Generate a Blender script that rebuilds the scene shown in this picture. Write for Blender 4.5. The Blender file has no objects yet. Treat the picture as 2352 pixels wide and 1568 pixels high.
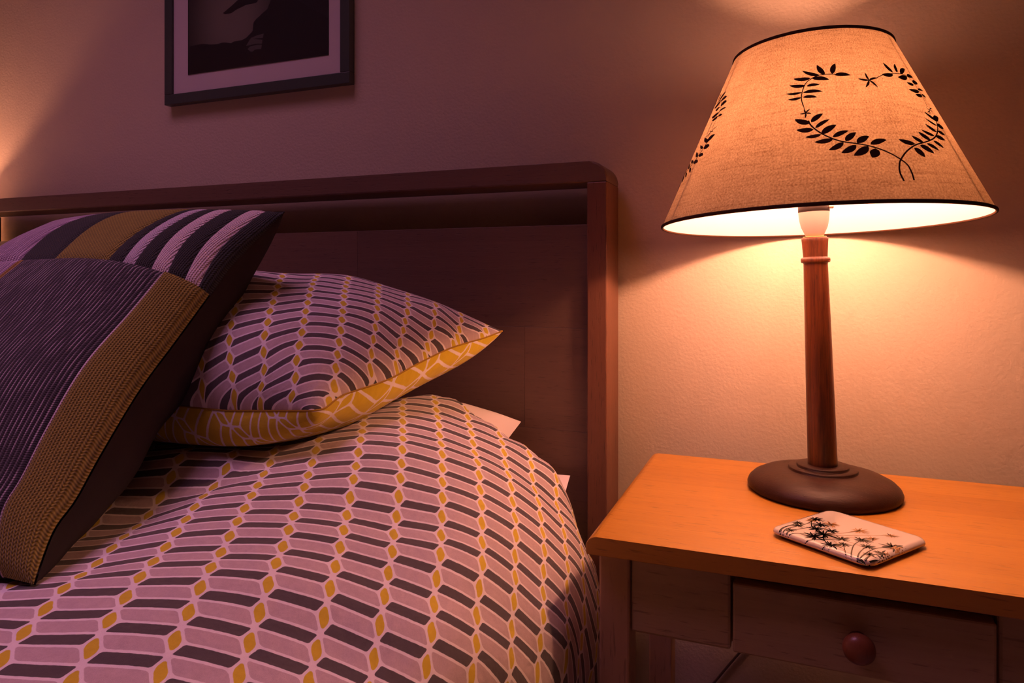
import bpy, bmesh, math, random
import numpy as np
from mathutils import Vector, Matrix
from mathutils.geometry import tessellate_polygon

random.seed(7)
rng = np.random.default_rng(7)
scene = bpy.context.scene
COL = scene.collection
PI = math.pi

# ---------------------------------------------------------------- camera, world, light, exposure
cam_data = bpy.data.cameras.new('camera')
cam_data.sensor_width = 36.0
cam_data.lens = 36.0 * 1597.0 / 2352.0
cam_data.shift_y = (637.0 - 784.0) / 2352.0
cam_data.clip_start = 0.02
camera = bpy.data.objects.new('camera', cam_data)
COL.objects.link(camera)
camera.location = (0.0, -1.113, 0.86)
camera.rotation_euler = (PI / 2, 0.0, 0.3781)
scene.camera = camera

world = bpy.data.worlds.new('dusk')
scene.world = world
world.use_nodes = True
WORLD_BG = world.node_tree.nodes['Background']
WORLD_BG.inputs[0].default_value = (0.60, 0.36, 0.66, 1)
WORLD_BG.inputs[1].default_value = 0.030

# added violet fill light; its roof window is invented to account for it
fill_light = bpy.data.lights.new('added_violet_fill', 'AREA')
fill_light.shape = 'RECTANGLE'
fill_light.size = 1.1
fill_light.size_y = 0.9
fill_light.energy = 7.0
fill_light.spread = math.radians(95)   # narrowed to aim the added light down at the bed, off the wall
fill_light.color = (1.0, 0.41, 0.80)
fill_light_o = bpy.data.objects.new('added_violet_fill', fill_light)
COL.objects.link(fill_light_o)
fill_light_o.location = (-1.15, -0.98, 2.54)

BULB_POWER = 830.0
BULB_COLOR = (1.0, 0.42, 0.24, 1)
BULB2_POWER = 1150.0

vs = scene.view_settings
vs.view_transform = 'Standard'
vs.look = 'None'
vs.exposure = 0.0
vs.gamma = 1.0
vs.use_curve_mapping = False


# ---------------------------------------------------------------- helpers
def tag(o, label=None, cat=None, group=None, kind=None):
    if label: o['label'] = label
    if cat: o['category'] = cat
    if group: o['group'] = group
    if kind: o['kind'] = kind
    return o


def thing(name, label, cat, loc=(0, 0, 0), rotz=0.0, group=None):
    o = bpy.data.objects.new(name, None)
    COL.objects.link(o)
    o.empty_display_size = 0.05
    o.location = loc
    o.rotation_euler = (0, 0, rotz)
    return tag(o, label, cat, group)


def mesh_obj(name, verts, faces, mat, parent=None, uv=None, smooth=True):
    me = bpy.data.meshes.new(name)
    me.from_pydata([tuple(map(float, v)) for v in verts], [], [tuple(int(i) for i in f) for f in faces])
    if uv is not None:
        lay = me.uv_layers.new(name='UVMap')
        uv = np.asarray(uv, dtype=np.float32)
        vi = np.zeros(len(me.loops), dtype=np.int32)
        me.loops.foreach_get('vertex_index', vi)
        lay.data.foreach_set('uv', uv[vi].ravel())
    me.materials.append(mat)
    if smooth:
        me.polygons.foreach_set('use_smooth', np.ones(len(me.polygons), dtype=bool))
    me.update()
    o = bpy.data.objects.new(name, me)
    COL.objects.link(o)
    if parent: o.parent = parent
    return o


def bm_obj(name, bm, mat, parent=None, smooth=False):
    me = bpy.data.meshes.new(name)
    bmesh.ops.recalc_face_normals(bm, faces=bm.faces[:])
    bm.to_mesh(me)
    bm.free()
    me.materials.append(mat)
    if smooth:
        me.polygons.foreach_set('use_smooth', np.ones(len(me.polygons), dtype=bool))
    o = bpy.data.objects.new(name, me)
    COL.objects.link(o)
    if parent: o.parent = parent
    return o


def box(name, lo, hi, mat, parent=None, bevel=0.0015, seg=2):
    bm = bmesh.new()
    bmesh.ops.create_cube(bm, size=1.0)
    c = [(a + b) / 2 for a, b in zip(lo, hi)]
    s = [b - a for a, b in zip(lo, hi)]
    for v in bm.verts:
        v.co = Vector([c[k] + v.co[k] * s[k] for k in range(3)])
    if bevel:
        bmesh.ops.bevel(bm, geom=bm.edges[:], offset=bevel, segments=seg, profile=0.5, affect='EDGES')
    return bm_obj(name, bm, mat, parent)


def prism(name, outline, axis, lo, hi, mat, parent=None, bevel=0.0, smooth=False):
    """extrude a 2D outline along an axis (the two other axes in x, y, z order)"""
    bm = bmesh.new()
    other = [k for k in range(3) if k != axis]
    def put(p, h):
        co = [0, 0, 0]
        co[other[0]], co[other[1]], co[axis] = p[0], p[1], h
        return bm.verts.new(co)
    a = [put(p, lo) for p in outline]
    b = [put(p, hi) for p in outline]
    caps = [bm.faces.new(a), bm.faces.new(b[::-1])]
    n = len(outline)
    for k in range(n):
        bm.faces.new((a[k], b[k], b[(k + 1) % n], a[(k + 1) % n]))
    if bevel:
        es = set()
        for f in caps: es.update(f.edges)
        bmesh.ops.bevel(bm, geom=list(es), offset=bevel, segments=2, profile=0.5, affect='EDGES')
    return bm_obj(name, bm, mat, parent, smooth)


def lathe(name, prof, mat, parent=None, seg=64, frame=None, close=False):
    """prof: list of (r, h); frame: (origin, e1, e2, n)"""
    O, e1, e2, n = frame or (np.zeros(3), np.array([1., 0, 0]), np.array([0, 1., 0]), np.array([0, 0, 1.]))
    verts, faces, uv = [], [], []
    m = len(prof)
    for k in range(seg + 1):
        th = 2 * PI * k / seg
        for r, h in prof:
            verts.append(O + n * h + r * (math.cos(th) * e1 + math.sin(th) * e2))
            uv.append((th, h))
    for k in range(seg):
        for q in range(m - 1 + (1 if close else 0)):
            q2 = (q + 1) % m
            faces.append((k * m + q, (k + 1) * m + q, (k + 1) * m + q2, k * m + q2))
    return mesh_obj(name, verts, faces, mat, parent, uv)


def tube(name, pts, r, mat, parent=None, seg=8):
    pts = np.asarray(pts, float)
    verts, faces = [], []
    up = np.array([0.13, 0.31, 0.94])
    for k, p in enumerate(pts):
        d = pts[min(k + 1, len(pts) - 1)] - pts[max(k - 1, 0)]
        d /= np.linalg.norm(d) + 1e-12
        a = np.cross(d, up); a /= np.linalg.norm(a) + 1e-12
        b = np.cross(d, a)
        rr = r[k] if hasattr(r, '__len__') else r
        for s in range(seg):
            th = 2 * PI * s / seg
            verts.append(p + rr * (math.cos(th) * a + math.sin(th) * b))
    for k in range(len(pts) - 1):
        for s in range(seg):
            s2 = (s + 1) % seg
            faces.append((k * seg + s, k * seg + s2, (k + 1) * seg + s2, (k + 1) * seg + s))
    faces.append(tuple(range(seg))[::-1])
    faces.append(tuple((len(pts) - 1) * seg + s for s in range(seg)))
    return mesh_obj(name, verts, faces, mat, parent)


def grid_faces(nu, nv, flip=False):
    f = []
    for i in range(nu - 1):
        for j in range(nv - 1):
            q = (i * nv + j, (i + 1) * nv + j, (i + 1) * nv + j + 1, i * nv + j + 1)
            f.append(q[::-1] if flip else q)
    return f


def children(o):
    return [c for c in bpy.data.objects if c.parent == o]


def copy_tree(o, parent=None):
    kids = children(o)
    c = o.copy()
    COL.objects.link(c)
    c.parent = parent
    for ch in kids:
        copy_tree(ch, c)
    return c


# ---------------------------------------------------------------- node expressions
class X:
    """a scalar socket inside a node tree, with arithmetic"""
    def __init__(self, nt, s): self.nt, self.s = nt, s
    def op(self, o, b=None, c=None, rev=False):
        n = self.nt.nodes.new('ShaderNodeMath'); n.operation = o
        args = [self, b, c]
        if rev: args = [b, self, c]
        for k, a in enumerate(args):
            if a is None: continue
            if isinstance(a, X): self.nt.links.new(a.s, n.inputs[k])
            else: n.inputs[k].default_value = float(a)
        return X(self.nt, n.outputs[0])
    def __add__(self, b): return self.op('ADD', b)
    __radd__ = __add__
    def __sub__(self, b): return self.op('SUBTRACT', b)
    def __rsub__(self, b): return self.op('SUBTRACT', b, rev=True)
    def __mul__(self, b): return self.op('MULTIPLY', b)
    __rmul__ = __mul__
    def __truediv__(self, b): return self.op('DIVIDE', b)
    def abs(self): return self.op('ABSOLUTE')
    def max(self, b): return self.op('MAXIMUM', b)
    def min(self, b): return self.op('MINIMUM', b)
    def wrap(self, p): return self.op('WRAP', p / 2, -p / 2)
    def sin(self): return self.op('SINE')
    def floor(self): return self.op('FLOOR')
    def step(self, lo, hi):
        n = self.nt.nodes.new('ShaderNodeMapRange'); n.interpolation_type = 'SMOOTHSTEP'
        self.nt.links.new(self.s, n.inputs[0])
        n.inputs[1].default_value = lo; n.inputs[2].default_value = hi
        n.inputs[3].default_value = 0.0; n.inputs[4].default_value = 1.0
        return X(self.nt, n.outputs[0])


class Mat:
    def __init__(self, name, rough=0.6, spec=0.4):
        self.m = bpy.data.materials.new(name)
        self.m.use_nodes = True
        self.nt = self.m.node_tree
        self.b = self.nt.nodes['Principled BSDF']
        self.out = self.nt.nodes['Material Output']
        self.b.inputs['Roughness'].default_value = rough
        self.b.inputs['Specular IOR Level'].default_value = spec
    def coord(self, kind='Object', scale=(1, 1, 1), loc=(0, 0, 0), rot=(0, 0, 0)):
        t = self.nt.nodes.new('ShaderNodeTexCoord')
        mp = self.nt.nodes.new('ShaderNodeMapping')
        mp.inputs['Scale'].default_value = scale
        mp.inputs['Location'].default_value = loc
        mp.inputs['Rotation'].default_value = rot
        self.nt.links.new(t.outputs[kind], mp.inputs[0])
        return mp.outputs[0]
    def uv(self):
        t = self.nt.nodes.new('ShaderNodeTexCoord')
        s = self.nt.nodes.new('ShaderNodeSeparateXYZ')
        self.nt.links.new(t.outputs['UV'], s.inputs[0])
        return X(self.nt, s.outputs[0]), X(self.nt, s.outputs[1])
    def sep(self, vec):
        s = self.nt.nodes.new('ShaderNodeSeparateXYZ')
        self.nt.links.new(vec, s.inputs[0])
        return [X(self.nt, s.outputs[k]) for k in range(3)]
    def vec(self, x, y, z=None):
        c = self.nt.nodes.new('ShaderNodeCombineXYZ')
        for k, a in enumerate((x, y, z)):
            if isinstance(a, X): self.nt.links.new(a.s, c.inputs[k])
            elif a is not None: c.inputs[k].default_value = a
        return c.outputs[0]
    def noise(self, vec, scale=5.0, detail=3.0, rough=0.55, dist=0.0):
        n = self.nt.nodes.new('ShaderNodeTexNoise')
        n.inputs['Scale'].default_value = scale; n.inputs['Detail'].default_value = detail
        n.inputs['Roughness'].default_value = rough; n.inputs['Distortion'].default_value = dist
        self.nt.links.new(vec, n.inputs['Vector'])
        return X(self.nt, n.outputs['Fac'])
    def rand(self):
        n = self.nt.nodes.new('ShaderNodeObjectInfo')
        return X(self.nt, n.outputs['Random'])
    def mix(self, f, a, b, mode='MIX'):
        n = self.nt.nodes.new('ShaderNodeMix'); n.data_type = 'RGBA'; n.blend_type = mode
        if isinstance(f, X): self.nt.links.new(f.s, n.inputs[0])
        else: n.inputs[0].default_value = f
        for k, c in ((6, a), (7, b)):
            if isinstance(c, tuple): n.inputs[k].default_value = (*c, 1) if len(c) == 3 else c
            else: self.nt.links.new(c, n.inputs[k])
        return n.outputs[2]
    def color(self, c):
        if isinstance(c, tuple): self.b.inputs['Base Color'].default_value = (*c, 1)
        else: self.nt.links.new(c, self.b.inputs['Base Color'])
    def bump(self, h, dist=0.001, strength=1.0, to=None):
        n = self.nt.nodes.new('ShaderNodeBump')
        n.inputs['Strength'].default_value = strength
        n.inputs['Distance'].default_value = dist
        self.nt.links.new(h.s, n.inputs['Height'])
        for s in (to or [self.b.inputs['Normal']]):
            self.nt.links.new(n.outputs[0], s)
        return n.outputs[0]


def plain(name, c, rough=0.6, spec=0.4, metal=0.0):
    m = Mat(name, rough, spec)
    m.color(c)
    m.b.inputs['Metallic'].default_value = metal
    return m.m


def wood(name, base, dark, axis=0, rough=0.38, grain=60.0, vary=0.35, coat=0.0, contrast=1.0, spec=0.45):
    """long-grained wood along one object axis, each piece a little different"""
    m = Mat(name, rough, spec)
    r = m.rand()
    t = m.nt.nodes.new('ShaderNodeTexCoord')
    s = m.sep(t.outputs['Object'])
    sc = [1.0, 1.0, 1.0]; sc[axis] = 0.05
    v = m.vec(s[0] * sc[0] + r * 7.3, s[1] * sc[1] + r * 3.1, s[2] * sc[2] + r * 5.7)
    fine = m.noise(v, grain * 4.5, 4, 0.65)
    wide = m.noise(v, grain * 0.55, 3, 0.5, 0.8)
    sc2 = [1.0, 1.0, 1.0]; sc2[axis] = 0.10
    v2 = m.vec(s[0] * sc2[0] + r * 2.3, s[1] * sc2[1], s[2] * sc2[2] + r)
    pores = m.noise(v2, grain * 9.0, 2, 0.5).step(0.60, 0.72)
    f = (wide * 0.75 + fine * 0.45 - 0.18) * contrast
    f = (f + (r - 0.5) * vary).max(0.0).min(1.0)
    c = m.mix(f, base, dark)
    c = m.mix(pores * 0.45, c, tuple(x * 0.45 for x in dark))
    m.color(c)
    m.bump(fine + pores * -0.8, 0.0006, 0.35)
    m.b.inputs['Coat Weight'].default_value = coat
    m.b.inputs['Coat Roughness'].default_value = 0.25
    return m.m


# lattice print: mustard lozenges, dark and grey slanted bars between pale lines
Q_ROW, S_HALF, HB_FRAC = 0.55, 0.140, 0.385


def parallelogram_sdf(x, y, e, f):
    le, lf = math.hypot(*e), math.hypot(*f)
    d1 = (x * e[1] - y * e[0]).abs() / le - abs(f[0] * e[1] - f[1] * e[0]) / le / 2
    d2 = (x * f[1] - y * f[0]).abs() / lf - abs(e[0] * f[1] - e[1] * f[0]) / lf / 2
    return d1, d2


def rounded(d1, d2, r):
    a = (d1 + r).max(0.0); b = (d2 + r).max(0.0)
    return (a * a + b * b).op('SQRT') - r


def lattice(m, ux, uy, gap, corner, wob):
    """signed distances to the dark, grey and mustard cells; ux column units, uy row units"""
    q, s = Q_ROW, S_HALF
    hb = q * HB_FRAC; hc = q - hb
    a = (1 - s, -hb); b = (s, hb); c = (-s, hc)
    slope = hb / (1 - s)
    x = ux + wob[0]; y = uy * -q + wob[1]
    def cell(cx, cy, e, f, r, shear):
        dx = (x - cx).wrap(1.0)
        if shear:
            dy = ((y - cy) + dx * slope).wrap(q) - dx * slope
        else:
            dy = (y - cy).wrap(q)
        d1, d2 = parallelogram_sdf(dx, dy, e, f)
        return rounded(d1 + gap, d2 + gap, r)
    dark = cell(0.5, -q / 2, a, b, corner, True)
    grey = cell(0.5, 0.0, a, c, corner * 1.5, True)
    must = cell(0.0, 0.0, b, c, corner * 1.9, False)
    return dark, grey, must


def print_fabric(name, kind, gap=0.023, corner=0.036):
    m = Mat(name, 0.85, 0.2)
    u, v = m.uv()
    uvv = m.vec(u, v * 0.5)
    w1 = (m.noise(uvv, 9.0, 2) - 0.5) * 0.018
    w2 = (m.noise(m.vec(u + 31.0, v * 0.5), 9.0, 2) - 0.5) * 0.018
    dark, grey, must = lattice(m, u, v, gap, corner, (w1, w2))
    blot = m.noise(uvv, 7.0, 5, 0.65)
    fibre = m.noise(m.vec(u * 1.0, v * 0.55), 140.0, 2, 0.6)
    line = (0.92, 0.83, 0.81)
    e = 0.006
    if kind == 'top':
        g = m.mix((blot * 0.7 + m.noise(uvv, 45.0, 3, 0.6) * 0.6 - 0.15).max(0.0).min(1.0), (0.44, 0.325, 0.33), (0.74, 0.585, 0.58))
        d = m.mix(blot, (0.070, 0.058, 0.060), (0.105, 0.088, 0.088))
        y = m.mix(blot, (0.62, 0.46, 0.015), (0.80, 0.60, 0.025))
    else:
        g = d = y = m.mix(blot, (0.62, 0.46, 0.015), (0.78, 0.58, 0.022))
    c = m.mix(1.0 - grey.step(-e, e), line, g)
    c = m.mix(1.0 - dark.step(-e, e), c, d)
    c = m.mix(1.0 - must.step(-e, e), c, y)
    c = m.mix(fibre * 0.22, c, tuple([0.10, 0.07, 0.07]))
    m.color(c)
    m.b.inputs['Sheen Weight'].default_value = 0.15
    m.bump(fibre + m.noise(uvv, 2.2, 3) * 8.0, 0.0009, 0.5)
    return m.m


def knit(name, c1, c2, fu, fv, depth=0.0011, line=None, rough=0.9):
    """rows of stitches: fu across, fv along; optional pale rib lines"""
    m = Mat(name, rough, 0.15)
    u, v = m.uv()
    w = m.noise(m.vec(u * 30, v * 30), 1.0, 3) * 0.9
    su = (u * fu * 2 * PI + w).sin()
    sv = (v * fv * 2 * PI + u.op('MULTIPLY', fu * PI).sin() * 2.2).sin()
    st = su * 0.5 + 0.5
    h = st * 0.7 + (sv * 0.5 + 0.5) * 0.5
    n = m.noise(m.vec(u * 40, v * 40), 3.0, 3)
    c = m.mix((h * 0.75 + n * 0.35 - 0.15).max(0.0).min(1.0), c1, c2)
    if line:
        broken = m.noise(m.vec(u * 55, v * 9), 3.0, 2).step(0.38, 0.62)
        c = m.mix(su.step(0.55, 0.95) * (broken * 0.8 + 0.2), c, line)
    m.color(c)
    m.b.inputs['Sheen Weight'].default_value = 0.1
    m.bump(h + n * 0.4, depth, 0.9)
    return m.m

DUVET_NODES = [(-2,-6,-0.6546,0.5642,-0.2646),(-2,-5,-0.6399,0.5371,-0.2646),(-2,-4,-0.6251,0.5104,-0.2657),(-2,-3,-0.6106,0.4846,-0.2648),(-2,-2,-0.5978,0.4586,-0.2647),(-2,-1,-0.5846,0.4328,-0.2647),(-2,0,-0.5703,0.4076,-0.2626),(-2,1,-0.556,0.3818,-0.2659),(-2,2,-0.5421,0.3559,-0.2724),(-1,-8,-0.6272,0.6499,-0.2282),(-1,-7,-0.6159,0.6174,-0.2431),(-1,-6,-0.6018,0.5903,-0.2439),(-1,-5,-0.5888,0.565,-0.246),(-1,-4,-0.5745,0.5399,-0.2487),(-1,-3,-0.5599,0.5146,-0.2513),(-1,-2,-0.5468,0.4893,-0.2515),(-1,-1,-0.533,0.4637,-0.2535),(-1,0,-0.5186,0.438,-0.2569),(-1,1,-0.5045,0.4125,-0.261),(-1,2,-0.4904,0.3871,-0.2662),(-1,3,-0.4763,0.3614,-0.2741),(0,-9,-0.5956,0.6948,-0.2156),(0,-8,-0.5778,0.6679,-0.2224),(0,-7,-0.5642,0.641,-0.2243),(0,-6,-0.5483,0.6147,-0.2332),(0,-5,-0.5354,0.5909,-0.2337),(0,-4,-0.5232,0.5667,-0.2377),(0,-3,-0.5093,0.542,-0.2417),(0,-2,-0.4956,0.517,-0.2445),(0,-1,-0.4813,0.4916,-0.2487),(0,0,-0.467,0.4659,-0.253),(0,1,-0.4528,0.4401,-0.2585),(0,2,-0.4383,0.4146,-0.2643),(0,3,-0.4244,0.3887,-0.2723),(0,4,-0.4099,0.3633,-0.2782),(1,-9,-0.5483,0.7213,-0.2007),(1,-8,-0.5318,0.6949,-0.2084),(1,-7,-0.5163,0.6675,-0.2147),(1,-6,-0.5001,0.6401,-0.2228),(1,-5,-0.4847,0.6148,-0.2282),(1,-4,-0.4724,0.5897,-0.2319),(1,-3,-0.4587,0.5647,-0.2386),(1,-2,-0.4449,0.5404,-0.2415),(1,-1,-0.431,0.5155,-0.2464),(1,0,-0.4167,0.4898,-0.2516),(1,1,-0.4023,0.4635,-0.2581),(1,2,-0.388,0.4368,-0.2655),(1,3,-0.3739,0.4104,-0.2734),(1,4,-0.3597,0.3847,-0.2798),(2,-10,-0.5161,0.7726,-0.1893),(2,-9,-0.5,0.7465,-0.1926),(2,-8,-0.4847,0.7203,-0.1985),(2,-7,-0.4697,0.6934,-0.2067),(2,-6,-0.4541,0.666,-0.2158),(2,-5,-0.4389,0.6393,-0.2216),(2,-4,-0.4247,0.6117,-0.23),(2,-3,-0.4102,0.5852,-0.237),(2,-2,-0.3961,0.5602,-0.242),(2,-1,-0.3824,0.5351,-0.2468),(2,0,-0.3684,0.5089,-0.2531),(2,1,-0.3541,0.4818,-0.2598),(2,2,-0.3397,0.4543,-0.2672),(2,3,-0.326,0.4269,-0.2757),(3,-12,-0.5038,0.8511,-0.1849),(3,-11,-0.4875,0.8242,-0.1867),(3,-10,-0.4713,0.7971,-0.1896),(3,-9,-0.4552,0.7701,-0.1935),(3,-8,-0.4392,0.7431,-0.1985),(3,-7,-0.4238,0.716,-0.2049),(3,-6,-0.4088,0.6889,-0.2123),(3,-5,-0.3938,0.6613,-0.22),(3,-4,-0.379,0.6329,-0.2288),(3,-3,-0.3647,0.6047,-0.2367),(3,-2,-0.3514,0.5771,-0.2447),(3,-1,-0.3366,0.5513,-0.2493),(3,0,-0.3238,0.5233,-0.2566),(3,1,-0.3098,0.4949,-0.2643),(3,2,-0.2962,0.4663,-0.2717),(3,3,-0.2839,0.439,-0.28),(4,-15,-0.5107,0.9543,-0.1805),(4,-14,-0.4955,0.9296,-0.1827),(4,-13,-0.4799,0.9036,-0.1853),(4,-12,-0.4639,0.8768,-0.189),(4,-11,-0.447,0.8498,-0.1913),(4,-10,-0.4305,0.8223,-0.1953),(4,-9,-0.4149,0.7945,-0.1993),(4,-8,-0.3985,0.7671,-0.2044),(4,-7,-0.3832,0.7393,-0.2112),(4,-6,-0.3684,0.7112,-0.2176),(4,-5,-0.3535,0.683,-0.2249),(4,-4,-0.3388,0.6547,-0.232),(4,-3,-0.3242,0.6264,-0.2385),(4,-2,-0.3106,0.5978,-0.2471),(4,-1,-0.2968,0.5695,-0.2543),(4,0,-0.2857,0.5399,-0.2637),(4,1,-0.2734,0.511,-0.2724),(4,2,-0.261,0.4836,-0.2804),(4,3,-0.2506,0.4582,-0.2899),(5,-14,-0.4634,0.9538,-0.1896),(5,-13,-0.4426,0.9308,-0.1964),(5,-12,-0.4276,0.9045,-0.2009),(5,-11,-0.4117,0.8774,-0.2036),(5,-10,-0.3956,0.8502,-0.2083),(5,-9,-0.38,0.8227,-0.2131),(5,-8,-0.3649,0.795,-0.2185),(5,-7,-0.35,0.7672,-0.2246),(5,-6,-0.3354,0.7392,-0.2315),(5,-5,-0.3212,0.711,-0.2387),(5,-4,-0.3074,0.6826,-0.2458),(5,-3,-0.2932,0.6545,-0.2529),(5,-2,-0.2795,0.6261,-0.2599),(5,-1,-0.2676,0.5973,-0.2691),(5,0,-0.2582,0.5681,-0.2794),(5,1,-0.2482,0.5408,-0.2898),(5,2,-0.2379,0.5162,-0.3002),(5,3,-0.2294,0.4936,-0.31),(6,-12,-0.3965,0.9357,-0.2195),(6,-11,-0.3798,0.9094,-0.2231),(6,-10,-0.3651,0.8821,-0.2261),(6,-9,-0.3506,0.8548,-0.2324),(6,-8,-0.337,0.8272,-0.2386),(6,-7,-0.3232,0.7995,-0.2455),(6,-6,-0.3094,0.7718,-0.2523),(6,-5,-0.2958,0.744,-0.2593),(6,-4,-0.2819,0.7163,-0.2668),(6,-3,-0.2688,0.688,-0.274),(6,-2,-0.2566,0.6592,-0.2817),(6,-1,-0.2455,0.6297,-0.2906),(6,0,-0.2364,0.6006,-0.3005),(6,1,-0.2279,0.5747,-0.3122),(6,2,-0.2202,0.5526,-0.3251),(7,-11,-0.354,0.9435,-0.2446),(7,-10,-0.3382,0.917,-0.2482),(7,-9,-0.3251,0.8895,-0.2552),(7,-8,-0.3127,0.8617,-0.2624),(7,-7,-0.2994,0.8342,-0.2696),(7,-6,-0.2866,0.8068,-0.2767),(7,-5,-0.2733,0.7799,-0.2836),(7,-4,-0.2605,0.7523,-0.2914),(7,-3,-0.2484,0.7233,-0.2992),(7,-2,-0.2368,0.693,-0.3072),(7,-1,-0.2263,0.6612,-0.3157),(7,0,-0.218,0.6315,-0.3251),(7,1,-0.2138,0.6087,-0.3387),(7,2,-0.2104,0.5893,-0.3548),(8,-10,-0.313,0.9527,-0.273),(8,-9,-0.2995,0.9264,-0.2797),(8,-8,-0.29,0.8981,-0.2892),(8,-7,-0.2798,0.8701,-0.2975),(8,-6,-0.268,0.8435,-0.3064),(8,-5,-0.2562,0.8172,-0.3147),(8,-4,-0.2448,0.7897,-0.3225),(8,-3,-0.234,0.76,-0.33),(8,-2,-0.224,0.7282,-0.3375),(8,-1,-0.2136,0.6964,-0.3452),(8,0,-0.2058,0.6676,-0.355),(8,1,-0.2014,0.6473,-0.37),(9,-7,-0.266,0.9083,-0.3315),(9,-6,-0.2562,0.8816,-0.3404),(9,-5,-0.2466,0.8545,-0.348),(9,-4,-0.2358,0.827,-0.3556),(9,-3,-0.227,0.7973,-0.3638)]
PILLOW_NODES = [(0.222,0.017,-2,0),(0.182,0.08,-1,0),(0.165,0.043,-1,1),(0.15,0.01,-1,2),(0.368,0.696,0,-8),(0.325,0.609,0,-7),(0.295,0.542,0,-6),(0.263,0.475,0,-5),(0.239,0.415,0,-4),(0.214,0.358,0,-3),(0.188,0.294,0,-2),(0.16,0.231,0,-1),(0.141,0.171,0,0),(0.124,0.114,0,1),(0.111,0.07,0,2),(0.105,0.03,0,3),(0.098,0.003,0,4),(0.246,0.625,1,-7),(0.231,0.582,1,-6),(0.218,0.548,1,-5),(0.203,0.508,1,-4),(0.188,0.468,1,-3),(0.169,0.421,1,-2),(0.145,0.361,1,-1),(0.122,0.304,1,0),(0.103,0.251,1,1),(0.085,0.194,1,2),(0.068,0.13,1,3),(0.055,0.074,1,4),(0.045,0.023,1,5),(0.173,0.619,2,-6),(0.162,0.589,2,-5),(0.147,0.552,2,-4),(0.132,0.515,2,-3),(0.113,0.468,2,-2),(0.098,0.428,2,-1),(0.085,0.391,2,0),(0.07,0.348,2,1),(0.053,0.298,2,2),(0.036,0.247,2,3),(0.021,0.197,2,4),(0.006,0.137,2,5),(0,0.077,2,6),(0.137,0.692,3,-6),(0.122,0.656,3,-5),(0.107,0.622,3,-4),(0.088,0.575,3,-3),(0.075,0.542,3,-2),(0.06,0.498,3,-1),(0.047,0.458,3,0),(0.034,0.411,3,1),(0.019,0.358,3,2),(0.111,0.776,4,-6),(0.083,0.712,4,-5),(0.068,0.679,4,-4),(0.051,0.632,4,-3),(0.038,0.585,4,-2),(0.028,0.548,4,-1),(0.017,0.495,4,0),(0.009,0.455,4,1),(0.002,0.425,4,2),(0.064,0.809,5,-5),(0.038,0.739,5,-4),(0.021,0.692,5,-3),(0.011,0.645,5,-2),(0.004,0.599,5,-1),(0,0.572,5,0),(0.038,0.876,6,-6),(0.021,0.836,6,-5),(0.008,0.786,6,-4),(0.002,0.759,6,-3),(0,0.726,6,-2),(0.023,0.97,7,-6),(0.004,0.92,7,-5),(0,0.886,7,-4)]
PILLOW_SEAM = [(-0.5171,0.6683,-0.1556),(-0.5091,0.6822,-0.1544),(-0.5087,0.7125,-0.1453),(-0.5036,0.7393,-0.1416),(-0.4863,0.786,-0.1333),(-0.4674,0.8366,-0.116),(-0.445,0.8885,-0.0998),(-0.4192,0.9418,-0.0896),(-0.4018,0.9723,-0.081)]
CUSHION_SEAM = [(-0.6035,0.4059,-0.2656),(-0.6109,0.4158,-0.2541),(-0.6233,0.4378,-0.2305),(-0.6296,0.4622,-0.2127),(-0.6436,0.4997,-0.1789),(-0.6596,0.5579,-0.1245),(-0.6649,0.6107,-0.0759),(-0.6659,0.6555,-0.0305),(-0.6617,0.698,0.0179),(-0.6445,0.7425,0.0657),(-0.6359,0.7642,0.0899)]
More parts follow.
